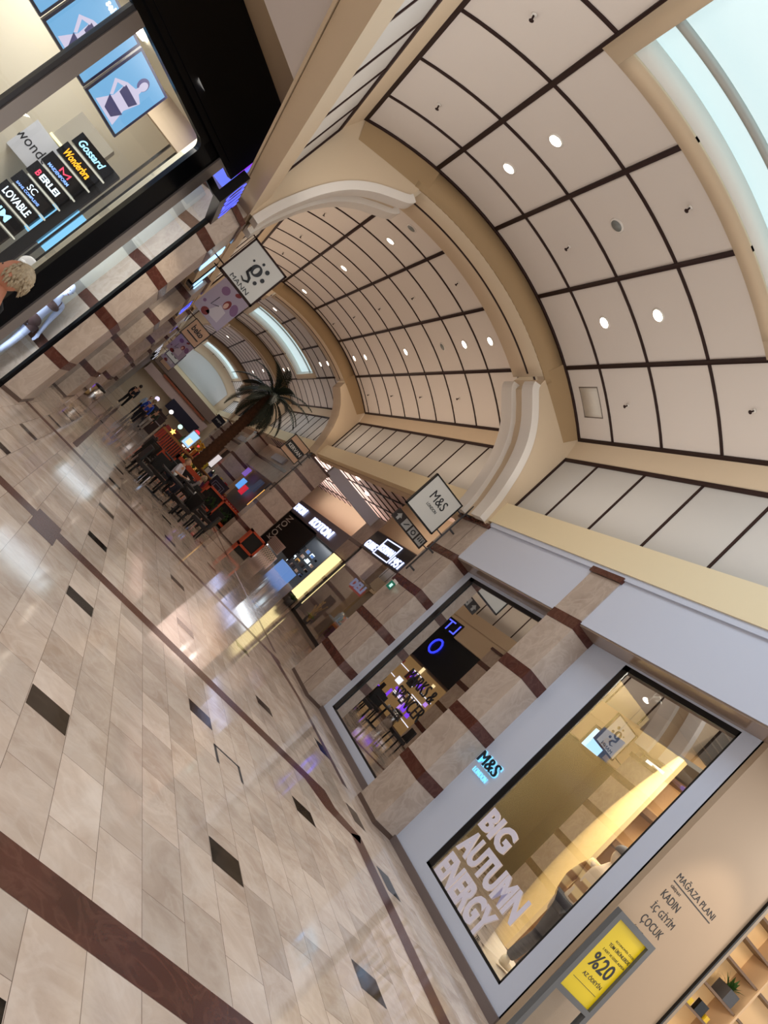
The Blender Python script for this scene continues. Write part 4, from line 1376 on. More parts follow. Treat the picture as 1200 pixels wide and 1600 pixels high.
# square sign with g logo
F1 = FY(13.1)
r = hang('hanging_sign', 'square white hanging sign with a round dotted letter logo over four capitals', F1, -0.70, 0.12, 3.79, 4.635, signg_m)
b = MB()
cx_, cz_ = -0.28, 4.27
for i in range(20):   # bowl of the letter
    a0, a1 = 2 * PI * i / 20, 2 * PI * (i + 1) / 20
    ro = 0.105
    ri = lambda a: (0.038 * math.cos(a), 0.075 * math.sin(a))
    P = [(cx_ + ro * math.cos(a0), cz_ + ro * math.sin(a0)), (cx_ + ro * math.cos(a1), cz_ + ro * math.sin(a1)), (cx_ + ri(a1)[0], cz_ + ri(a1)[1]), (cx_ + ri(a0)[0], cz_ + ri(a0)[1])]
    b.fpoly(F1, P, -0.01, 0.004, ink_m)
tail = [(cx_ - 0.09, cz_ - 0.03), (cx_ - 0.08, cz_ - 0.14), (cx_ + 0.02, cz_ - 0.18), (cx_ + 0.05, cz_ - 0.24), (cx_ - 0.02, cz_ - 0.29), (cx_ - 0.10, cz_ - 0.26)]
b.tube([F1(u, v, 0.0) for u, v in tail], [0.018, 0.028, 0.026, 0.024, 0.016, 0.008], ink_m, 8)
b.text(F1, 'MANN', -0.50, -0.08, 3.85, 3.93, -0.009, ink_m, 0.008)
part(b, 'logo', r)
for u, v, rr in ((0.0, 0.17, 0.025), (0.14, 0.13, 0.04), (-0.15, 0.08, 0.02), (0.19, -0.03, 0.038), (0.14, -0.16, 0.034), (-0.02, -0.22 + 0.05, 0.014)):
    b = MB(); b.disc(F1, cx_ + u, cz_ + v, rr, -0.01, 0.004, ink_m, 14); part(b, 'logo_dot', r)
b = MB()
b.tube([(-0.98, 13.14, 4.63), (-0.70, 13.14, 4.63)], 0.012, rib_m); b.tube([(-0.98, 13.14, 3.9), (-0.70, 13.14, 3.9)], 0.012, rib_m)
part(b, 'bracket', r)
# shop sign M&S with pole
F2 = FY(12.6)
r = hang('hanging_sign', 'square white hanging sign with thin black shop name beside the right column', F2, 4.57, 5.41, 3.70, 4.535, signg_m, 0.028)
b = MB(); b.text(F2, 'M&S', 4.80, 5.20, 4.12, 4.32, -0.009, ink_m, 0.008); b.text(F2, 'LONDON', 4.86, 5.14, 3.99, 4.05, -0.009, ink_m, 0.008); part(b, 'letters', r)
b = MB()
b.tube([(5.58, 12.62, 2.9), (5.58, 12.62, 4.7)], 0.018, dgrey_m)
for z in (4.05, 3.5, 4.5, 3.0):
    b.tube([(5.58, 12.62, z), (5.74, 12.62, z)], 0.02, dgrey_m)
for z in (4.4, 3.85):
    b.tube([(5.41, 12.62, z), (5.58, 12.62, z)], 0.014, dgrey_m)
part(b, 'pole', r)
# way sign
F3 = FY(13.0)
r = thing('direction_sign', 'narrow dark pictogram sign under the square shop sign', 'sign')
b = MB(); b.fbox(F3, 4.72, 5.63, 3.39, 3.62, -0.05, 0, mat('sign_darkbrown', srgb(44, 34, 30), 0.5)); part(b, 'board', r)
pic = mat('picto_grey', srgb(168, 166, 162), 0.5)
b = MB(); b.fpoly(F3, [(4.76, 3.5), (4.83, 3.58), (4.90, 3.5), (4.86, 3.5), (4.86, 3.43), (4.80, 3.43), (4.80, 3.5)], 0, 0.004, pic)
for i in range(3):
    u = 4.97 + i * 0.22
    b.fbox(F3, u, u + 0.18, 3.42, 3.59, 0, 0.004, pic)
    if i == 0:
        b.fpoly(F3, [(u + .03, 3.46), (u + .06, 3.46), (u + .15, 3.55), (u + .12, 3.55)], 0.004, 0.006, ink_m)
    elif i == 1:
        b.disc(F3, u + .09, 3.505, 0.055, 0.004, 0.006, ink_m, 16); b.disc(F3, u + .09, 3.505, 0.032, 0.006, 0.008, pic, 16)
    else:
        for q in (0.04, 0.09, 0.14):
            b.fbox(F3, u + q - .012, u + q + .012, 3.48, 3.54, 0.004, 0.006, ink_m); b.disc(F3, u + q, 3.56, 0.012, 0.004, 0.006, ink_m, 8)
part(b, 'pictograms', r)
b = MB(); b.tube([(5.62, 12.98, 3.5), (5.74, 12.9, 3.5)], 0.012, dgrey_m); part(b, 'bracket', r)
# KERVAN hanging sign
F4 = FY(26.4)
r = hang('hanging_sign', 'peach framed hanging sign with a black name strip beside the column behind the planter', F4, 4.68, 5.51, 3.70, 4.50, signp_m, 0.028)
b = MB(); b.fbox(F4, 4.72, 5.47, 3.92, 4.24, -0.01, 0.0, ink_m); b.text(F4, 'KERVAN', 4.78, 5.42, 4.0, 4.15, 0.001, signg_m, 0.006, 0.02); part(b, 'name_strip', r)
b = MB()
b.tube([(5.62, 26.42, 2.4), (5.62, 26.42, 4.55)], 0.022, dgrey_m)
for z in (4.3, 3.9):
    b.tube([(5.5, 26.42, z), (5.72, 26.42, z)], 0.02, dgrey_m)
part(b, 'pole', r)
# beko sign
r = hang('hanging_sign', 'brown framed hanging sign with lower-case black name on the left', FY(26.5), -0.60, 0.14, 3.66, 4.42, signp_m, 0.03)
b = MB(); b.text(FY(26.5), 'beko', -0.45, 0.0, 4.02, 4.26, -0.009, ink_m, 0.008, 0.02); b.fbox(FY(26.5), -0.5, 0.02, 3.88, 3.92, -0.009, 0.0, ink_m); part(b, 'letters', r)
b = MB(); b.tube([(-0.98, 26.5, 4.38), (-0.6, 26.5, 4.38)], 0.015, rib_m); part(b, 'bracket', r)


def drawing_banner(label, y, u0, u1, v0, v1, seed):
    rnd = random.Random(seed)
    G = FY(y)
    r = thing('fabric_banner', label, 'banner', 'lilac banners with drawings hung down the corridor')
    b = MB(); b.fbox(G, u0, u1, v0, v1, -0.03, 0, mat('banner_lilac', srgb(176, 164, 184), 0.6)); part(b, 'cloth', r)
    b = MB()
    W, H = u1 - u0, v1 - v0
    red = mat('draw_red', srgb(128, 44, 44), 0.6); pur = mat('draw_purple', srgb(132, 96, 136), 0.6); wht = mat('draw_white', srgb(206, 198, 206), 0.6); skn = mat('draw_skin', srgb(214, 176, 160), 0.6)
    b.disc(G, u0 + .30 * W, v0 + .75 * H, .13 * W, 0, .002, pur, 12, .10 * H)
    b.disc(G, u0 + .85 * W, v0 + .6 * H, .12 * W, 0, .002, pur, 12, .14 * H, .5)
    b.disc(G, u0 + .12 * W, v0 + .25 * H, .05 * W, 0, .002, pur, 12)
    b.disc(G, u0 + .35 * W, v0 + .10 * H, .13 * W, 0, .002, red, 12, .09 * H)
    b.disc(G, u0 + .62 * W, v0 + .9 * H, .10 * W, 0, .002, red, 10, .05 * H, .6)
    b.fpoly(G, [(u0 + .35 * W, v0 + .1 * H), (u0 + .8 * W, v0 + .12 * H), (u0 + .75 * W, v0 + .42 * H), (u0 + .5 * W, v0 + .45 * H)], 0, .002, wht)
    b.disc(G, u0 + .62 * W, v0 + .56 * H, .10 * W, .002, .004, red, 14, .12 * H)
    b.disc(G, u0 + .61 * W, v0 + .53 * H, .06 * W, .004, .006, skn, 14, .08 * H)
    b.tube([G(u0 + .5 * W, v0 + .4 * H, .003), G(u0 + .3 * W, v0 + .3 * H, .003), G(u0 + .32 * W, v0 + .55 * H, .003)], .008, ink_m, 4)
    part(b, 'drawing', r)
    b = MB(); b.tube([G(u0 - 0.35, v1 - 0.05, -.015), G(u1, v1 - 0.05, -.015)], .012, rib_m); part(b, 'rod', r)


drawing_banner('lilac banner with a red-haired figure drawing just behind the square logo sign', 15.8, -0.62, 0.10, 3.38, 4.30, 1)
drawing_banner('lilac banner with drawings behind the small brown framed sign', 31.5, -0.62, 0.14, 3.25, 4.1, 2)
drawing_banner('lilac banner with drawings farther behind the framed signs', 41.5, -0.6, 0.25, 3.25, 4.1, 3)
r = hang('hanging_sign', 'small pale framed hanging sign between the far lilac banners', FY(37), -0.5, 0.2, 3.3, 4.0, signg_m, 0.03)
b = MB(); b.text(FY(37), 'LC', -0.32, 0.02, 3.5, 3.8, -0.009, ink_m, 0.008); part(b, 'letters', r)
b = MB(); b.tube([(-1.0, 37.04, 3.95), (-0.5, 37.04, 3.95)], 0.015, rib_m); part(b, 'bracket', r)
r = hang('hanging_sign', 'farthest small framed hanging sign on the left', FY(47), -0.5, 0.3, 3.2, 4.0, signp_m, 0.03)
b = MB(); b.tube([(-1.0, 47.04, 3.95), (-0.5, 47.04, 3.95)], 0.015, rib_m); part(b, 'bracket', r)
r = thing('hanging_sign', 'small dark square hanging sign far down on the right', 'sign')
b = MB(); b.box(4.8, 53.8, 3.45, 5.55, 53.9, 4.2, navy_m); part(b, 'board', r)
b = MB(); b.text(FY(53.8), 'yargici', 4.92, 5.42, 3.75, 3.92, 0.001, signg_m, 0.01); part(b, 'letters', r)
b = MB(); b.tube([(5.5, 53.92, 3.8), (5.8, 54.4, 3.8)], 0.02, dgrey_m); part(b, 'bracket', r)

# ------------------------------------------------------------------ ceiling fittings
ORD = ('nearest', 'second', 'third', 'fourth', 'fifth', 'sixth', 'seventh', 'eighth', 'ninth')


def fitting(kind, label, dx, y, group, power=0):
    a = math.asin(dx / RV)
    p = vp(a, y, -0.002)
    n = Vector((-math.sin(a), 0, -math.cos(a)))
    r = thing({'light': 'ceiling_downlight', 'off': 'ceiling_downlight', 'sprinkler': 'fire_sprinkler', 'vent': 'ceiling_speaker'}[kind], label,
              {'light': 'downlight', 'off': 'downlight', 'sprinkler': 'sprinkler', 'vent': 'speaker'}[kind], group, p)
    r.rotation_euler = n.to_track_quat('Z', 'Y').to_euler()
    if kind in ('light', 'off', 'vent'):
        b = MB(); b.lathe([(0.115, -0.01), (0.115, 0.012), (0.095, 0.016)], (0, 0, 0), white_m, 24); part(b, 'trim_ring', r)
        b = MB(); b.lathe([(0.09, 0.0), (0.09, 0.019)], (0, 0, 0), lit_m if kind == 'light' else mat('lamp_off', srgb(120, 124, 122), 0.4), 24)
        part(b, 'lamp' if kind != 'vent' else 'grille', r)
        if power:
            q = Vector(p) + n * 0.05
            light('SPOT', 'downlight_beam', q, power, WARM, 0.09, target=q + Vector((0, 0, -1)), spot=140, blend=0.8)
    else:
        b = MB(); b.lathe([(0.035, 0), (0.03, 0.015)], (0, 0, 0), white_m, 12); part(b, 'escutcheon', r)
        b = MB(); b.tube([(0, 0, 0.01), (0, 0, 0.07)], 0.012, rib_m, 6); b.lathe([(0.03, 0.07), (0.03, 0.076)], (0, 0, 0), rib_m, 8); part(b, 'head', r)


gl = 'round downlights in the vaulted ceiling'
for i, y in enumerate((9.0, 10.3)):
    fitting('light', 'lit round downlight left of the near vault crown, %s' % ('beside the skylight corner' if i == 0 else 'closer to the first arch'), -1.475, y, gl, 55)
    fitting('light', 'lit round downlight right of the near vault crown, %s' % ('the larger and brighter looking of two' if i == 0 else 'the one closer to the arch ring'), 1.355, y, gl, 55)
fitting('off', 'grey unlit round fitting in the middle strip of the near vault', -0.06, 9.0, gl)
for i, y in enumerate((15.9, 19.85, 25.0)):
    fitting('light', 'lit downlight in the left row of the second vault bay, %s along' % ('first', 'second', 'last')[i], -1.43, y, gl, 55)
for i, y in enumerate((14.45, 15.79, 19.8, 23.8, 25.15)):
    fitting('light', 'lit downlight in the right row of the second vault bay, %s from the first arch' % ORD[i], 1.42, y, gl, 55)
fitting('off', 'greenish unlit fitting in the right row of the second vault bay', 1.41, 17.1, gl)
fitting('vent', 'dark round speaker grille in the second vault bay near the left corbel', -1.44, 14.55, 'speakers in the vault')
for i, (dx, y) in enumerate(((-1.4, 31.0), (1.48, 29.2), (1.48, 30.5), (1.55, 37.8), (1.55, 39.2))):
    fitting('light', ('lit downlight on the left of the third bay before its skylight', 'lit downlight of the third bay right after the second arch', 'lit downlight of the third bay, the one nearer its skylight on the right',
                      'lit downlight just past the third bay skylight, nearer one', 'lit downlight just past the third bay skylight, farther one')[i], dx, y, gl, 60)
for i, (dx, y) in enumerate(((-1.4, 44), (-1.4, 49), (1.45, 43.5), (1.45, 46), (1.45, 50.5), (-1.4, 56.5), (1.45, 56.5))):
    fitting('light', ('far downlight left of the palm crown, near one', 'far downlight left row, beyond the near one', 'far downlight above the palm, first', 'far downlight above the palm, second',
                      'far downlight behind the palm crown', 'last far downlight on the left', 'last far downlight on the right')[i], dx, y, gl, 60)
gs = 'small sprinkler heads in the vault'
for dx, nm in ((-2.77, 'left edge strip'), (0.02, 'crown strip'), (2.72, 'right edge strip')):
    for i, y in enumerate((7.62, 10.28)):
        fitting('sprinkler', 'sprinkler head in the %s of the near bay, %s' % (nm, ('nearer', 'farther')[i]), dx, y, gs)
    for i, y in enumerate((14.5, 17.15, 19.8, 22.4, 25.0)):
        fitting('sprinkler', 'sprinkler head in the %s of the second bay, %s from the first arch' % (nm, ORD[i]), dx, y, gs)
r = thing('access_hatch', 'scuffed rectangular access hatch low in the near vault beside the right corbel', 'hatch')
b = MB()
for (a0, a1, y0, y1) in ((0.365, 0.368, 11.05, 11.62), (0.447, 0.450, 11.05, 11.62)):
    arcstrip(b, y0, y1, -0.008, 0.002, a0, a1, mat('hatch_line', srgb(120, 108, 98), 0.7), 1)
for y in (11.05, 11.60):
    arcstrip(b, y, y + 0.015, -0.008, 0.002, 0.365, 0.45, MATS['hatch_line'], 6)
part(b, 'rim', r)
b = MB(); arcstrip(b, 11.06, 11.61, -0.004, 0.002, 0.367, 0.448, mat('hatch_face', srgb(206, 198, 186), 0.7, noise=0.08, nscale=9), 6); part(b, 'cover', r)

# ------------------------------------------------------------------ right: sweet shop and clothes shop of the side passage
k = MB()
k.box(9.7, 21.6, 0, 9.85, 26.4, 0.14, black_m)
k.box(9.68, 13.05, 3.62, 9.95, 26.6, 4.55, mat('fascia_brown', srgb(120, 100, 88), 0.5))
k.box(9.7, 21.55, 0, 9.8, 21.7, 3.7, black_m); k.box(9.7, 26.3, 0, 9.8, 26.42, 3.7, black_m)
k.box(9.7, 13.05, 0, 9.9, 21.6, 3.7, mat('side_taupe', srgb(150, 132, 116), 0.5))
k.quad((9.72, 21.7, 0.14), (9.72, 26.3, 0.14), (9.72, 26.3, 3.62), (9.72, 21.7, 3.62), glass_m)
struct(k, 'window')
k = MB()
k.box(9.7, 13.05, 4.5, 9.9, 26.6, 6.4, beige_m)
k.box(12.2, 20, 0, 12.3, 28, 4, mat('sweet_wall', srgb(176, 146, 100), 0.5))
k.box(9.8, 27.9, 0, 12.3, 28, 4, MATS['sweet_wall'])
k.box(9.8, 20, 3.7, 12.3, 28, 3.8, MATS['sweet_wall'])
struct(k, 'wall_right')
light('AREA', 'sweet_shop_light', (11, 24.5, 3.6), 170, WARM, 1.5, 3, (11, 24.5, 0))
r = thing('shop_sign', 'black sign board with boxed white name and arching letters over the sweet shop window', 'sign')
G = FX(9.66)
b = MB(); b.fbox(G, -26.3, -21.9, 3.62, 4.5, -0.03, 0.03, mat('sign_black', srgb(26, 24, 26), 0.4)); part(b, 'board', r)
vi = e_b('sign_violetwhite', srgb(196, 206, 255), 1.5)
b = MB()
for a, c, d_, e_ in ((-24.9, -24.84, 3.68, 4.45), (-23.3, -23.24, 3.68, 4.45), (-24.9, -23.24, 4.41, 4.45), (-24.9, -23.24, 3.68, 3.72)):
    b.fbox(G, a, c, d_, e_, 0.03, 0.05, vi)
b.text(G, 'KERVAN', -24.75, -23.4, 3.9, 4.2, 0.03, vi, 0.03, 0.02)
b.text(G, 'GURME', -26.15, -25.0, 3.72, 4.05, 0.03, vi, 0.03, 0.02)
b.text(G, '1951', -23.1, -22.2, 3.7, 4.05, 0.03, vi, 0.03, 0.02)
part(b, 'letters', r)
r = thing('ceiling_grille', 'black slatted grille panel inside the sweet shop window', 'grille')
b = MB()
b.box(10.2, 22.2, 2.75, 10.24, 25.4, 3.6, mat('grille_dark', srgb(26, 28, 28), 0.5))
for i in range(12):
    b.box(10.16, 22.2, 2.8 + i * 0.065, 10.2, 25.4, 2.83 + i * 0.065, dgrey_m)
part(b, 'slats', r)
r = thing('neon_sign', 'small red and violet lit shape in the sweet shop window', 'sign')
b = MB(); b.fbox(FX(10.0), -24.9, -23.5, 2.2, 2.5, 0, 0.02, e_b('neon_red', srgb(225, 70, 60), 1.2)); part(b, 'red_ground', r)
b = MB(); b.text(FX(10.0), 'DELI', -25.0, -23.6, 2.28, 2.62, 0.02, vi, 0.02, 0.05); part(b, 'letters', r)
r = thing('cake_display', 'pale glass cake display with jars on its top in the sweet shop', 'counter', None, (10.6, 23.6, 0))
b = MB(); b.box(-0.3, -1.6, 0, 0.5, 1.3, 0.9, mat('counter_tan', srgb(170, 140, 96), 0.5)); part(b, 'body', r)
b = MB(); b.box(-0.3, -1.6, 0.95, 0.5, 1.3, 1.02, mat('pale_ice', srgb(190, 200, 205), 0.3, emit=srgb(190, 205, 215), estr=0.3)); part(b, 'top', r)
for i in range(9):
    b = MB(); b.lathe([(0.11, 1.02), (0.12, 1.3), (0.06, 1.42)], (-0.05 + 0.2 * (i % 2), -1.4 + i * 0.31, 0), MATS['pale_ice'], 12); part(b, 'jar', r)
r = thing('branch_ornament', 'golden branching ornament before a dark brown panel in the sweet shop', 'ornament', None, (9.95, 25.6, 0))
b = MB(); b.box(0.3, -0.2, 0.0, 0.36, 0.6, 1.5, mat('panel_maroon', srgb(64, 34, 26), 0.4)); part(b, 'panel', r)
b = MB()
rr_ = random.Random(3)
gold = mat('gold_leaf', srgb(214, 168, 84), 0.3, 0.6, emit=srgb(250, 190, 100), estr=0.3)
for i in range(16):
    p0 = Vector((0.1, -0.3 + rr_.uniform(-.1, .1), 0.2)); p1 = p0 + Vector((0, rr_.uniform(-0.3, 0.6), rr_.uniform(.3, 1.0)))
    b.tube([p0, (p0 + p1) / 2 + Vector((0, .1, .1)), p1], 0.012, gold, 5)
    b.ball(p1, 0.035, gold, 6, 5)
part(b, 'branches', r)
r = thing('exit_sign', 'small green escape sign fixed to the column beside the sweet shop', 'sign', None, (5.64, 12.7, 2.5))
b = MB(); b.box(-0.02, -0.02, 0.05, 0.1, 0.02, 0.12, white_m); part(b, 'bracket', r)
b = MB(); b.box(-0.05, -0.03, -0.10, 0.06, 0.0, 0.06, e_b('exit_green', srgb(20, 90, 70), 0.8)); b.box(-0.02, -0.035, -0.06, 0.03, -0.03, 0.02, e_b('exit_white', srgb(190, 230, 215), 1.0)); part(b, 'face', r)
r = thing('glowing_lightbox', 'tall plain glowing yellow panel standing by the side passage column', 'lightbox', None, (9.60, 26.85, 0))
b = MB(); b.box(-0.05, -0.25, 0.45, 0.03, 0.75, 2.72, e_b('panel_yellow', srgb(246, 224, 160), 1.05)); part(b, 'face', r)
b = MB(); b.box(-0.06, -0.25, 0, 0.04, 0.75, 0.45, dgrey_m); part(b, 'foot', r)
r = thing('potted_plant', 'small green plant at the foot of the glowing yellow panel', 'plant', None, (9.2, 25.9, 0))
b = MB(); b.lathe([(0.12, 0), (0.15, 0.3)], (0, 0, 0), dgrey_m, 12); part(b, 'pot', r)
b = MB()
for i in range(20):
    a = i * 2.4
    b.tube([(0, 0, 0.28), (0.12 * math.cos(a), 0.12 * math.sin(a), 0.42 + 0.02 * (i % 4)), (0.24 * math.cos(a), 0.24 * math.sin(a), 0.4)], [0.02, 0.02, 0.004], leaf_m, 5)
part(b, 'leaves', r)

# clothes shop at the back of the passage
G = FX(13.5)
k = MB()
k.box(13.5, 38.6, 3.3, 13.7, 56, 4.6, mat('koton_fascia', srgb(70, 68, 74), 0.3))
k.box(13.45, 37.5, 0, 13.7, 38.6, 3.5, cream_m)
k.box(13.45, 36.6, 0, 13.8, 37.5, 5.2, cream_m)
k.box(15.2, 38, 0, 15.3, 56, 3.6, mat('koton_back', srgb(60, 64, 70), 0.4))
k.box(13.5, 44.0, 1.0, 13.6, 54, 3.45, mat('panel_black', srgb(8, 8, 9), 0.6, spec=0.15))
k.box(13.5, 50.5, 0, 13.6, 54, 1.0, MATS['panel_black'])
k.box(13.5, 37, 4.6, 13.9, 58, 8, beige_m)
k.box(6.7, 57.9, 0, 14, 58, 8, beige_m)
for z0, z1 in BANDS:
    k.box(13.43, 36.58, z0, 13.82, 38.62, z1, brown_m)
struct(k, 'wall_right')
r = thing('shop_sign', 'grey fascia sign with the white capitals repeated twice at the back of the side passage', 'sign')
b = MB(); b.text(G, 'KOTON', -53.4, -49.4, 3.72, 4.3, 0.02, vi, 0.08, 0.02); part(b, 'letters', r)
b = MB(); b.text(G, 'KOTON', -46.8, -41.6, 3.6, 4.2, 0.02, vi, 0.08, 0.02); part(b, 'letters', r)
r = thing('shop_sign', 'upright grey capitals climbing the glossy black panel of the clothes shop', 'sign')
GV = Fr((13.47, 0, 0), (0, 0, 1), (0, 1, 0))
b = MB(); b.text(GV, 'KOTON', 0.9, 3.15, 50.2, 51.8, 0.01, mat('letters_pale', srgb(190, 196, 190), 0.4), 0.02, 0.0); part(b, 'letters', r)
r = thing('display_board', 'pale striped notice board leaning before the black shop panel', 'board')
b = MB(); b.fbox(G, -50.1, -46.1, 0.62, 1.4, 0.05, 0.1, mat('board_pale', srgb(168, 156, 148), 0.5))
for i in range(6):
    b.fbox(G, -50.4, -46.5, 0.7 + i * 0.11, 0.72 + i * 0.11, 0.1, 0.11, dgrey_m)
part(b, 'panel', r)
r = thing('dotted_board', 'white panel with green round dots at the foot of the clothes shop', 'panel')
b = MB(); b.fbox(G, -50.1, -45.3, 0.0, 0.5, 0.1, 0.14, white_m)
for i in range(8):
    for j in range(3):
        b.disc(G, -49.8 + i * 0.56 + 0.25 * (j % 2), 0.1 + j * 0.16, 0.075, 0.14, 0.15, mat('dot_green', srgb(30, 120, 70), 0.5), 10)
part(b, 'face', r)
r = thing('display_case', 'glowing blue-white merchandise display in the clothes shop window', 'display')
b = MB(); b.fbox(G, -45.0, -42.3, 0.0, 0.75, -0.6, -0.05, e_b('display_blue', srgb(110, 150, 215), 0.6)); part(b, 'counter', r)
rr_ = random.Random(5)
for i in range(46):
    u = -45.3 + (i % 12) * 0.42; v = 0.86 + (i // 12) * 0.42; s_ = rr_.uniform(.1, .26)
    b = MB(); b.fbox(G, u, u + s_ * 1.4, v, v + s_, -0.5 + (i % 3) * .1, -0.35 + (i % 3) * .1, rr_.choice((MATS['lit_white'], MATS['display_blue'], white_m, dgrey_m, gold, black_m, dgrey_m, denim_m)))
    b.build('merchandise', label='small piece of merchandise on the blue-white display of the clothes shop', cat='merchandise', group='merchandise in the clothes shop window')
light('AREA', 'clothes_shop_light', (14.4, 45, 3.4), 120, (0.9, 0.95, 1.0), 1, 8, (14.4, 45, 0))
light('AREA', 'passage_light', (9.8, 35, 5.9), 70, (1.0, 0.86, 0.74), 5, 16, (9.8, 33, 0))
light('AREA', 'passage_fill', (8.4, 20, 4.3), 60, (1.0, 0.84, 0.70), 1, 8, (8.4, 20, 6.4))  # added fill lamps brightening the passage ceiling, no fittings modelled
light('AREA', 'passage_fill', (10.3, 42, 4.7), 420, (1.0, 0.86, 0.80), 4, 14, (10.3, 42, 6.4))
k = MB()
k.box(16, 13, 0, 16.2, 58, 6.3, beige_m)  # outer walls added to keep the world light out
k.box(9.8, 13.0, 0, 16, 13.1, 6.3, beige_m)
k.box(-1.5, 66.5, 0, 9, 66.7, 9, beige_m)
struct(k, 'wall_right')
# passage ceiling with its grid
k = MB()
k.box(5.95, 13.1, 6.2, 16, 58, 6.3, mat('passage_panel', srgb(222, 198, 188), 0.7))
for i in range(34):
    y = 13.6 + i * 1.3
    k.box(5.95, y, 6.16, 16, y + 0.05, 6.2, rib_m)
for x in (7.2, 8.6, 10.0, 11.4, 12.8):
    k.box(x, 13.1, 6.15, x + 0.06, 58, 6.2, rib_m)
struct(k, 'ceiling')
k = MB()
k.box(5.9, 13.1, 4.55, 6.1, 26.3, 6.2, beige_m)
k.box(6.8, 27.2, 4.5, 9.6, 27.5, 5.0, fascia_m)
struct(k, 'trim')
for i, (x, y) in enumerate(((8.6, 33), (9.4, 33), (10.6, 34), (11.5, 38), (12.2, 38))):
    b = MB(); b.lathe([(0.11, 6.13), (0.11, 6.16)], (x, y, 0), litw_m, 14)
    b.build('ceiling_downlight', label='%s small round light in the side passage ceiling' % ('first', 'second', 'third', 'fourth', 'fifth')[i], cat='downlight', group='downlights of the side passage')

# right side beyond the third column: dim wall with shop fronts
k = MB()
for i, (y0, y1) in enumerate(((27.3, 40.3), (41.3, 54.3), (55.3, 65.5))):
    k.box(6.6, y0 + (3.2 if i == 0 else 0), 2.9, 6.9, y1, 4.55, cream_m)
    k.box(6.585, y0 + (3.2 if i == 0 else 0), 3.55, 6.6, y1, 3.71, brown_m)
    k.box(6.5, y0 + 6, 3.85, 6.6, y0 + 9, 4.2, frame_m)
    k.box(7.2, y0 + 1.3, 0, 7.3, y1, 3, mat('far_back', srgb(96, 84, 74), 0.5))
struct(k, 'wall_right')
G = FX(6.55)
for i, (y, z0, z1, w, c, lb) in enumerate(((31.5, 1.4, 2.5, 1.0, srgb(240, 178, 90), 'warm lit shelf wall behind the planter column'), (34.0, 2.0, 2.7, 1.0, srgb(40, 44, 60), 'dark blue display board of the far right shop'),
                                      (35.6, 1.5, 2.0, 1.0, srgb(180, 30, 50), 'red lit square display of the far right shop'), (37.2, 1.6, 2.2, 1.1, srgb(90, 150, 220), 'bright blue lit display of the far right shop'),
                                      (38.8, 2.3, 2.8, 1.0, srgb(110, 80, 160), 'violet lit poster of the far right shop'), (43, 1.5, 2.4, 1.8, srgb(240, 170, 60), 'orange lit menu board on the far right'),
                                      (46, 1.8, 2.6, 1.8, srgb(180, 200, 235), 'pale blue lit menu board on the far right'), (50, 1.2, 2.2, 2.0, srgb(200, 190, 190), 'white lit counter front on the far right'))):
    b = MB(); b.fbox(G, -y - w, -y, z0, z1, -0.3, -0.2, mat('far_display_%d' % i, (0, 0, 0), 0.5, emit=c, estr=0.9))
    b.build('lit_display', label=lb, cat='display', group='small lit displays of the far right shops')

# ------------------------------------------------------------------ cafe: planters, palm, tables, chairs, kiosk
orange_m = mat('planter_orange', srgb(188, 70, 26), 0.45)
dkgreen_m = mat('plant_dark', srgb(34, 48, 26), 0.6)
r = thing('planter_screen', 'long orange framed planter with two dark plant-filled openings', 'planter', None, (4.3, 28, 0))
b = MB()
for x in (0, 0.80, 1.6):
    b.box(x, 0, 0.1, x + 0.08, 0.5, 0.92, orange_m)
b.box(0, 0, 0.10, 1.68, 0.5, 0.20, orange_m); b.box(0, 0, 0.84, 1.68, 0.5, 0.92, orange_m)
part(b, 'frame', r)
b = MB(); b.box(0.05, 0.2, 0.0, 1.62, 0.45, 0.86, mat('planter_inside', srgb(20, 20, 16), 0.7)); part(b, 'box', r)
b = MB()
rr_ = random.Random(9)
for i in range(90):
    x = rr_.uniform(0.1, 1.58); z = rr_.uniform(0.2, 0.5); dx = rr_.uniform(-.15, .15)
    b.tube([(x, 0.18, z), (x + dx, 0.1, z + 0.15), (x + dx * 1.6, 0.08, z + 0.24)], [0.012, 0.015, 0.003], leaf_m if i % 3 else dkgreen_m, 4)
part(b, 'foliage', r)
r = thing('planter_box', 'small orange planter box in front of the banded column', 'planter', None, (6.2, 25.7, 0))
b = MB(); b.box(0, 0, 0.25, 0.72, 0.4, 0.34, orange_m); b.box(0, 0, 0.92, 0.72, 0.4, 1.0, orange_m); b.box(0.64, 0, 0.25, 0.72, 0.4, 1.0, orange_m); b.box(0, 0, 0, 0.06, 0.4, 1.0, orange_m); part(b, 'frame', r)
b = MB(); b.box(0.06, 0.06, 0.0, 0.64, 0.38, 0.9, MATS['planter_inside']); part(b, 'box', r)
r = thing('planter_rail', 'orange planter rail running behind the seated people', 'planter', None, (2.9, 30, 0))
b = MB(); b.box(0, 0, 0.55, 1.4, 0.4, 0.75, orange_m); b.box(0, 0, 0, 0.08, 0.4, 0.75, orange_m); b.box(1.32, 0, 0, 1.4, 0.4, 0.75, orange_m); part(b, 'frame', r)
b = MB()
for i in range(60):
    x = rr_.uniform(0.05, 1.35); dx = rr_.uniform(-.12, .12)
    b.tube([(x, 0.2, 0.7), (x + dx, 0.15, 0.85), (x + dx * 2, 0.1, 0.9)], [0.015, 0.018, 0.003], (leaf_m, gold)[i % 5 == 0], 4)
part(b, 'foliage', r)
r = thing('slatted_screen', 'reddish orange slatted wooden screen left of the palm', 'screen', None, (1.75, 31, 0))
b = MB()
for i in range(13):
    b.box(i * 0.11, 0, 0.3, i * 0.11 + 0.05, 0.05, 1.0, orange_m)
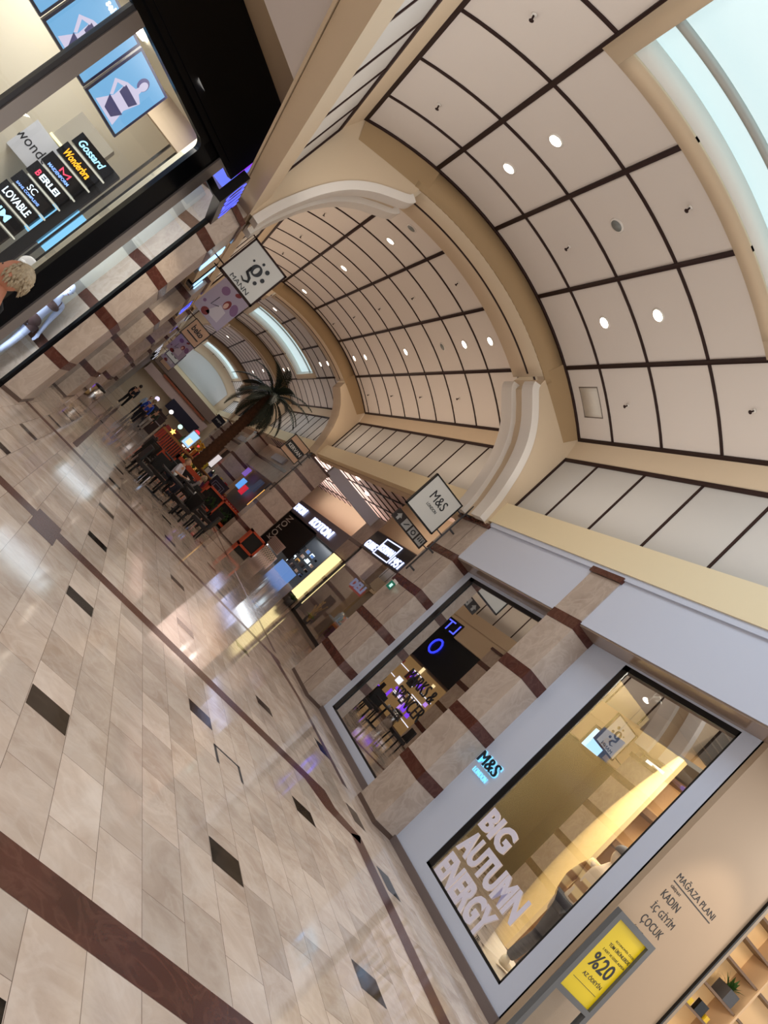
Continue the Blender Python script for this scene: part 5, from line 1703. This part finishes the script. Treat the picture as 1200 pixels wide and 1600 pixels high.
b.box(0, -0.02, 0.95, 1.45, 0.07, 1.05, mat('rail_tan', srgb(176, 120, 60), 0.5)); b.box(0, -0.02, 0.0, 1.45, 0.07, 0.4, orange_m)
part(b, 'slats', r)

# palm
r = thing('palm_tree', 'tall palm with arching dark fronds rising from the cafe', 'palm', None, (3.78, 31, 0))
b = MB()
pts = []; rs = []
for i in range(64):
    t = i / 63
    pts.append((-0.18 * t, 0.0, 5.25 * t)); rs.append((0.25 - 0.06 * t) * (1.0 + 0.16 * (i % 2)))
b.tube(pts, rs, mat('palm_bark', srgb(84, 54, 34), 0.9, noise=0.6, nscale=9, bump=1.0), 12)
part(b, 'trunk', r)
b = MB(); b.lathe([(0.42, 0), (0.48, 0.5), (0.44, 0.5), (0.40, 0.4)], (0, 0, 0), orange_m, 20); part(b, 'pot', r, 'orange round tub')
frond_m = mat('palm_frond', srgb(30, 42, 28), 0.6, noise=0.3, nscale=8)
rr_ = random.Random(12)
for i in range(30):
    az = i * 2.399 + rr_.uniform(-.2, .2); el = [1.15, 0.75, 0.3, -0.1, -0.5][i % 5] + rr_.uniform(-.25, .25); L = rr_.uniform(1.6, 2.2)
    d = Vector((math.cos(az), math.sin(az), 0)); p = Vector((-0.18, 0, 5.2)); ang = el
    spine = [p.copy()]
    for k_ in range(14):
        p = p + (d * math.cos(ang) + Vector((0, 0, math.sin(ang)))) * (L / 14)
        ang -= 0.105
        spine.append(p.copy())
    b = MB()
    b.tube(spine, [0.02 * (1 - k_ / 16) + 0.004 for k_ in range(15)], frond_m, 5)
    side = d.cross(Vector((0, 0, 1)))
    for k_ in range(2, 15):
        a_ = spine[k_]; tdir = (spine[k_] - spine[k_ - 1]).normalized()
        ll = 0.42 * math.sin(PI * (k_ / 15) ** 0.8) + 0.06
        for sg in (-1, 1):
            for o2 in (0, 0.5):
                a2 = a_ - (spine[k_] - spine[k_ - 1]) * o2
                tip = a2 + side * sg * ll * 0.62 + tdir * ll * 0.62 - Vector((0, 0, ll * 0.2))
                mid = (a2 + tip) / 2 + Vector((0, 0, 0.03))
                w_ = tdir * 0.028
                b.add([a2 - w_, a2 + w_, mid + w_ * 1.2, tip, mid - w_ * 1.2], [(0, 1, 2, 4), (4, 2, 3)], frond_m)
    part(b, 'frond', r)

chw = mat('chair_dark', srgb(12, 10, 10), 0.6)
chs = mat('chair_seat', srgb(26, 18, 16), 0.7)


def cafe_chair(label):
    r = thing('cafe_chair', label, 'chair', 'dark chairs of the cafe')
    for x in (-0.19, 0.19):
        for y in (-0.18, 0.18):
            b = MB(); b.tube([(x, y, 0), (x * .95, y * .95, 0.30)], 0.024, chw, 6); part(b, 'leg', r)
    b = MB(); b.box(-0.22, -0.22, 0.28, 0.22, 0.22, 0.37, chs); part(b, 'seat', r)
    b = MB()
    for x in (-0.19, 0.19):
        b.tube([(x, 0.19, 0.36), (x, 0.24, 0.74)], 0.018, chw, 6)
    b.box(-0.21, 0.205, 0.38, 0.21, 0.25, 0.76, chw)
    part(b, 'backrest', r)
    return r


def copy_tree(o, parent=None):
    c = o.copy(); COL.objects.link(c); c.parent = parent
    for ch in o.children:
        copy_tree(ch, c)
    return c


SPOTS = [(1.35, 16.9, 100, 'nearest dark cafe chair on the left, its back towards the corridor'), (1.75, 18.3, 20, 'dark cafe chair behind the nearest left one'),
         (2.55, 17.2, -60, 'dark cafe chair in the middle of the front row'), (3.25, 17.6, -110, 'rightmost front dark cafe chair close to the planter reflection'),
         (3.15, 19.3, 40, 'dark cafe chair drawn up left of the orange planter'), (1.5, 20.6, 150, 'dark cafe chair behind the left table'),
         (2.2, 20.1, 0, 'dark cafe chair carrying the person in white'), (3.1, 21.7, 170, 'dark cafe chair carrying the person in grey'),
         (1.7, 23.6, 80, 'dark cafe chair at the back of the cafe, left'), (2.7, 24.6, 10, 'dark cafe chair at the back of the cafe, middle'), (3.6, 23.8, -70, 'dark cafe chair at the back of the cafe, right'),
         (1.5, 19.2, 60, 'dark cafe chair on the corridor edge of the cafe, second back'), (1.55, 22.2, 110, 'dark cafe chair on the corridor edge of the cafe, third back'),
         (2.75, 22.6, -20, 'dark cafe chair beside the person in grey'), (3.75, 20.3, -60, 'dark cafe chair nearest the orange planter foot'), (3.8, 22.2, -100, 'dark cafe chair at the right edge behind the planter reflection')]
c0 = cafe_chair(SPOTS[0][3])
for i, (x, y, a, lb) in enumerate(SPOTS):
    c = c0 if i == 0 else copy_tree(c0)
    c.location = (x, y, 0); c.rotation_euler = (0, 0, math.radians(a)); c['label'] = lb


def cafe_table(label, x, y):
    r = thing('cafe_table', label, 'table', 'small dark square cafe tables', (x, y, 0))
    b = MB(); b.box(-0.32, -0.32, 0.60, 0.32, 0.32, 0.64, chs); part(b, 'table_top', r)
    b = MB(); b.tube([(0, 0, 0.02), (0, 0, 0.60)], 0.03, chw, 8); part(b, 'pedestal', r)
    b = MB(); b.box(-0.22, -0.03, 0, 0.22, 0.03, 0.03, chw); b.box(-0.03, -0.22, 0, 0.03, 0.22, 0.03, chw); part(b, 'foot', r)


cafe_table('dark cafe table at the left front of the cafe', 1.95, 17.3)
cafe_table('dark cafe table at the right front of the cafe', 2.85, 18.4)
cafe_table('dark cafe table between the two seated people', 2.65, 20.6)
cafe_table('dark cafe table at the back of the cafe', 2.3, 23.9)
for i, (x, y, lb) in enumerate(((1.95, 17.3, 'white cup on the left front cafe table'), (2.65, 20.6, 'white cup on the table between the seated people'), (2.75, 18.3, 'white cup on the right front cafe table'))):
    b = MB(); b.lathe([(0.02, 0), (0.04, 0.03), (0.045, 0.08)], (0, 0, 0), mat('cup_white', srgb(230, 228, 224), 0.3), 12)
    o = b.build('coffee_cup', label=lb, cat='cup', group='white cups on the cafe tables'); o.location = (x, y, 0.64)

# kiosk and bits beyond the palm
r = thing('kiosk_counter', 'brown coffee kiosk counter beyond the palm', 'kiosk', None, (2.9, 35.5, 0))
b = MB(); b.box(0, 0, 0, 3.4, 2.1, 0.9, mat('kiosk_brown', srgb(80, 44, 30), 0.5)); part(b, 'counter', r)
b = MB(); b.box(-0.1, -0.1, 0.9, 3.5, 2.2, 0.96, mat('rail_tan', srgb(176, 120, 60), 0.5)); part(b, 'counter_top', r)
r = thing('menu_screen', 'white framed lit menu screen standing on the kiosk', 'screen', None, (2.98, 35.4, 1.05))
b = MB(); b.box(0, 0, 0, 0.5, 0.06, 0.85, white_m); part(b, 'housing', r)
b = MB(); b.box(0.04, -0.01, 0.05, 0.46, 0.0, 0.8, e_b('menu_blue', srgb(150, 190, 235), 1.1)); b.box(0.16, -0.014, 0.15, 0.4, -0.01, 0.45, e_b('menu_peach', srgb(250, 205, 160), 1.1)); part(b, 'picture', r)
rr_ = random.Random(17)
gm = [mat('goods_%d' % i, c, 0.5) for i, c in enumerate((srgb(180, 30, 40), srgb(30, 50, 120), srgb(220, 200, 60), srgb(230, 230, 230), srgb(20, 20, 24), srgb(60, 110, 60), srgb(200, 110, 40), srgb(90, 40, 90)))] + [e_b('goods_lit', srgb(255, 240, 210), 1.4)]
for i in range(36):
    x = 3.0 + (i % 12) * 0.27; k_ = i // 12
    w_, h_ = rr_.uniform(.12, .2), rr_.uniform(.12, .4)
    b = MB(); b.box(-w_ / 2, -.08, 0, w_ / 2, .08, h_, rr_.choice(gm))
    if i % 4 == 0:
        b.lathe([(w_ * .3, h_), (w_ * .2, h_ + .1)], (0, 0, 0), rr_.choice(gm), 8)
    o = b.build('kiosk_goods', label='small colourful pack of goods standing on the kiosk counter', cat='goods', group='colourful goods on the kiosk counter'); o.location = (x + .03 * k_, 35.75 + k_ * 0.4, 0.965)
for i in range(15):
    b = MB(); b.box(-.2, -.15, 0, .2, .15, .35 + .5 * rr_.random(), rr_.choice(gm[:8])); b.box(-.22, -.17, .3, .22, .17, .33, dgrey_m)
    o = b.build('display_crate', label='small dark stacked goods crate on the floor behind the orange planter', cat='crate', group='goods crates behind the orange planter'); o.location = (4.5 + (i % 5) * .5, 31.9 + (i // 5) * .45, 0)
r = thing('star_lantern', 'glowing yellow star lantern at the kiosk corner', 'lantern', None, (2.27, 33, 1.02))
b = MB()
Fs = Fr((0, 0, 0.1), (1, 0, 0))
star = []
for i in range(10):
    rr2 = 0.15 if i % 2 == 0 else 0.065
    star.append((rr2 * math.sin(PI * i / 5), rr2 * math.cos(PI * i / 5)))
b.fpoly(Fs, star, -0.03, 0.03, e_b('lantern_gold', srgb(255, 190, 90), 2.2)); part(b, 'star', r)
b = MB(); b.tube([(0, 0.05, -1.02), (0, 0.05, 0.1)], 0.012, dgrey_m, 5); part(b, 'stand', r)
r = thing('flower_pot', 'dark red pot of golden flowers by the kiosk', 'plant', None, (3.95, 37.3, 0.965))
b = MB(); b.lathe([(0.16, 0), (0.22, 0.4)], (0, 0, 0), mat('pot_red', srgb(90, 24, 34), 0.4), 14); part(b, 'pot', r)
b = MB()
for i in range(60):
    a = i * 2.4; q = 0.1 + 0.24 * ((i * 7) % 10) / 10
    b.ball((q * math.cos(a), q * math.sin(a), 0.55 + 0.25 * math.sin(i * 1.7)), 0.05, mat('flower_gold', srgb(206, 150, 30), 0.6), 6, 4)
part(b, 'flowers', r)
r = thing('dotted_screen', 'red screen with white dots behind the orange planter', 'screen', None, (5.6, 33.6, 0.4))
b = MB(); b.box(0, 0, 0, 1.5, 0.05, 0.5, mat('dot_red', srgb(170, 20, 26), 0.5)); part(b, 'panel', r)
b = MB()
for i in range(40):
    b.disc(Fr((0, -0.002, 0), (1, 0, 0)), 0.06 + (i % 10) * 0.15, 0.07 + (i // 10) * 0.12, 0.02, 0, 0.003, white_m, 8)
part(b, 'dots', r)
r = thing('poster_stand', 'dark violet poster stand with a pale square drawing right of the palm foot', 'stand', None, (5.0, 33.4, 0))
b = MB(); b.box(0, 0, 0.35, 0.85, 0.05, 1.3, mat('poster_violet', srgb(40, 26, 60), 0.5)); part(b, 'board', r)
b = MB()
for e_ in (0.2, 0.3):
    b.box(0.42 - e_, -0.012, 0.82 - e_, 0.42 + e_, -0.006, 0.82 - e_ + 0.04, mat('draw_bluegrey', srgb(120, 124, 160), 0.5)); b.box(0.42 - e_, -0.012, 0.82 + e_ - .04, 0.42 + e_, -0.006, 0.82 + e_, MATS['draw_bluegrey'])
    b.box(0.42 - e_, -0.012, 0.82 - e_, 0.46 - e_, -0.006, 0.82 + e_, MATS['draw_bluegrey']); b.box(0.38 + e_, -0.012, 0.82 - e_, 0.42 + e_, -0.006, 0.82 + e_, MATS['draw_bluegrey'])
part(b, 'drawing', r)
b = MB(); b.box(0.1, 0, 0, 0.16, 0.05, 0.35, dgrey_m); b.box(0.7, 0, 0, 0.76, 0.05, 0.35, dgrey_m); part(b, 'leg', r)
r = thing('display_monitor', 'dark grey blank monitor mounted beside the banded column', 'monitor', None, (6.36, 30.85, 2.40))
b = MB(); b.box(0, 0, 0, 0.4, 0.06, 0.42, mat('monitor_grey', srgb(62, 64, 84), 0.3)); part(b, 'screen', r)
b = MB(); b.box(0.2, 0.02, 0.42, 0.24, 0.05, 0.7, dgrey_m); b.box(0.2, 0.02, 0.66, 0.22, 0.05, 0.70, dgrey_m); part(b, 'arm', r)
FARSH = [(srgb(200, 190, 220), 'pale lilac lit sign over the far left walkers', 1.15, 47.9, 1.6, 0.3), (srgb(230, 40, 70), 'small red balloon sign far behind the kiosk', 4.3, 47.9, 2.0, 0.4),
         (srgb(190, 235, 215), 'pale green lit far sign', 3.35, 47.9, 1.5, 0.3), (srgb(250, 240, 235), 'white round far lamp above the walkers', 2.3, 47.9, 1.7, 0.28), (srgb(235, 60, 60), 'second small red far sign nearer the kiosk', 4.95, 47.9, 1.6, 0.3)]
for i, (c, lb, x, y, z, s_) in enumerate(FARSH):
    b = MB(); b.disc(Fr((x, y, z), (1, 0, 0)), 0, 0, s_ / 2, -0.05, 0.05, e_b('far_light_%d' % i, c, 1.2), 16)
    b.tube([(x, y, 0), (x, y, z)], 0.03, dgrey_m, 6)
    b.build('far_sign', label=lb, cat='sign', group='tiny lit signs at the far end')
rr_ = random.Random(21)
cols_ = [mat('stall_%d' % i, c, 0.6) for i, c in enumerate((srgb(60, 40, 36), srgb(110, 60, 44), srgb(150, 140, 140), srgb(40, 44, 60), srgb(170, 60, 60), srgb(90, 70, 60)))]
for i in range(14):
    x = 1.7 + (i % 3) * 1.45 + rr_.random() * .3; y = 40 + (i // 3) * 2.9 + rr_.random() * .6
    b = MB(); b.box(-0.35, -0.3, 0, 0.35, 0.3, 0.75 + rr_.random() * 0.6, cols_[i % 6]); b.box(-0.4, -0.35, 0.7, 0.4, 0.35, 0.76, cols_[(i + 2) % 6])
    o = b.build('kiosk_stand', label='%s small stall unit in the far middle of the corridor' % ('first second third fourth fifth sixth seventh eighth ninth tenth eleventh twelfth thirteenth last'.split()[i]), cat='stall', group='far stalls in the corridor'); o.location = (x, y, 0)
# spot for the left columns
light('SPOT', 'column_spot', (-0.5, 16.5, 4.1), 90, (1.0, 0.88, 0.70), 0.05, target=(-1.1, 18.0, 1.6), spot=60)
light('SPOT', 'column_spot', (-0.5, 9.9, 3.9), 70, (1.0, 0.84, 0.62), 0.05, target=(-1.1, 11.5, 2.1), spot=50)
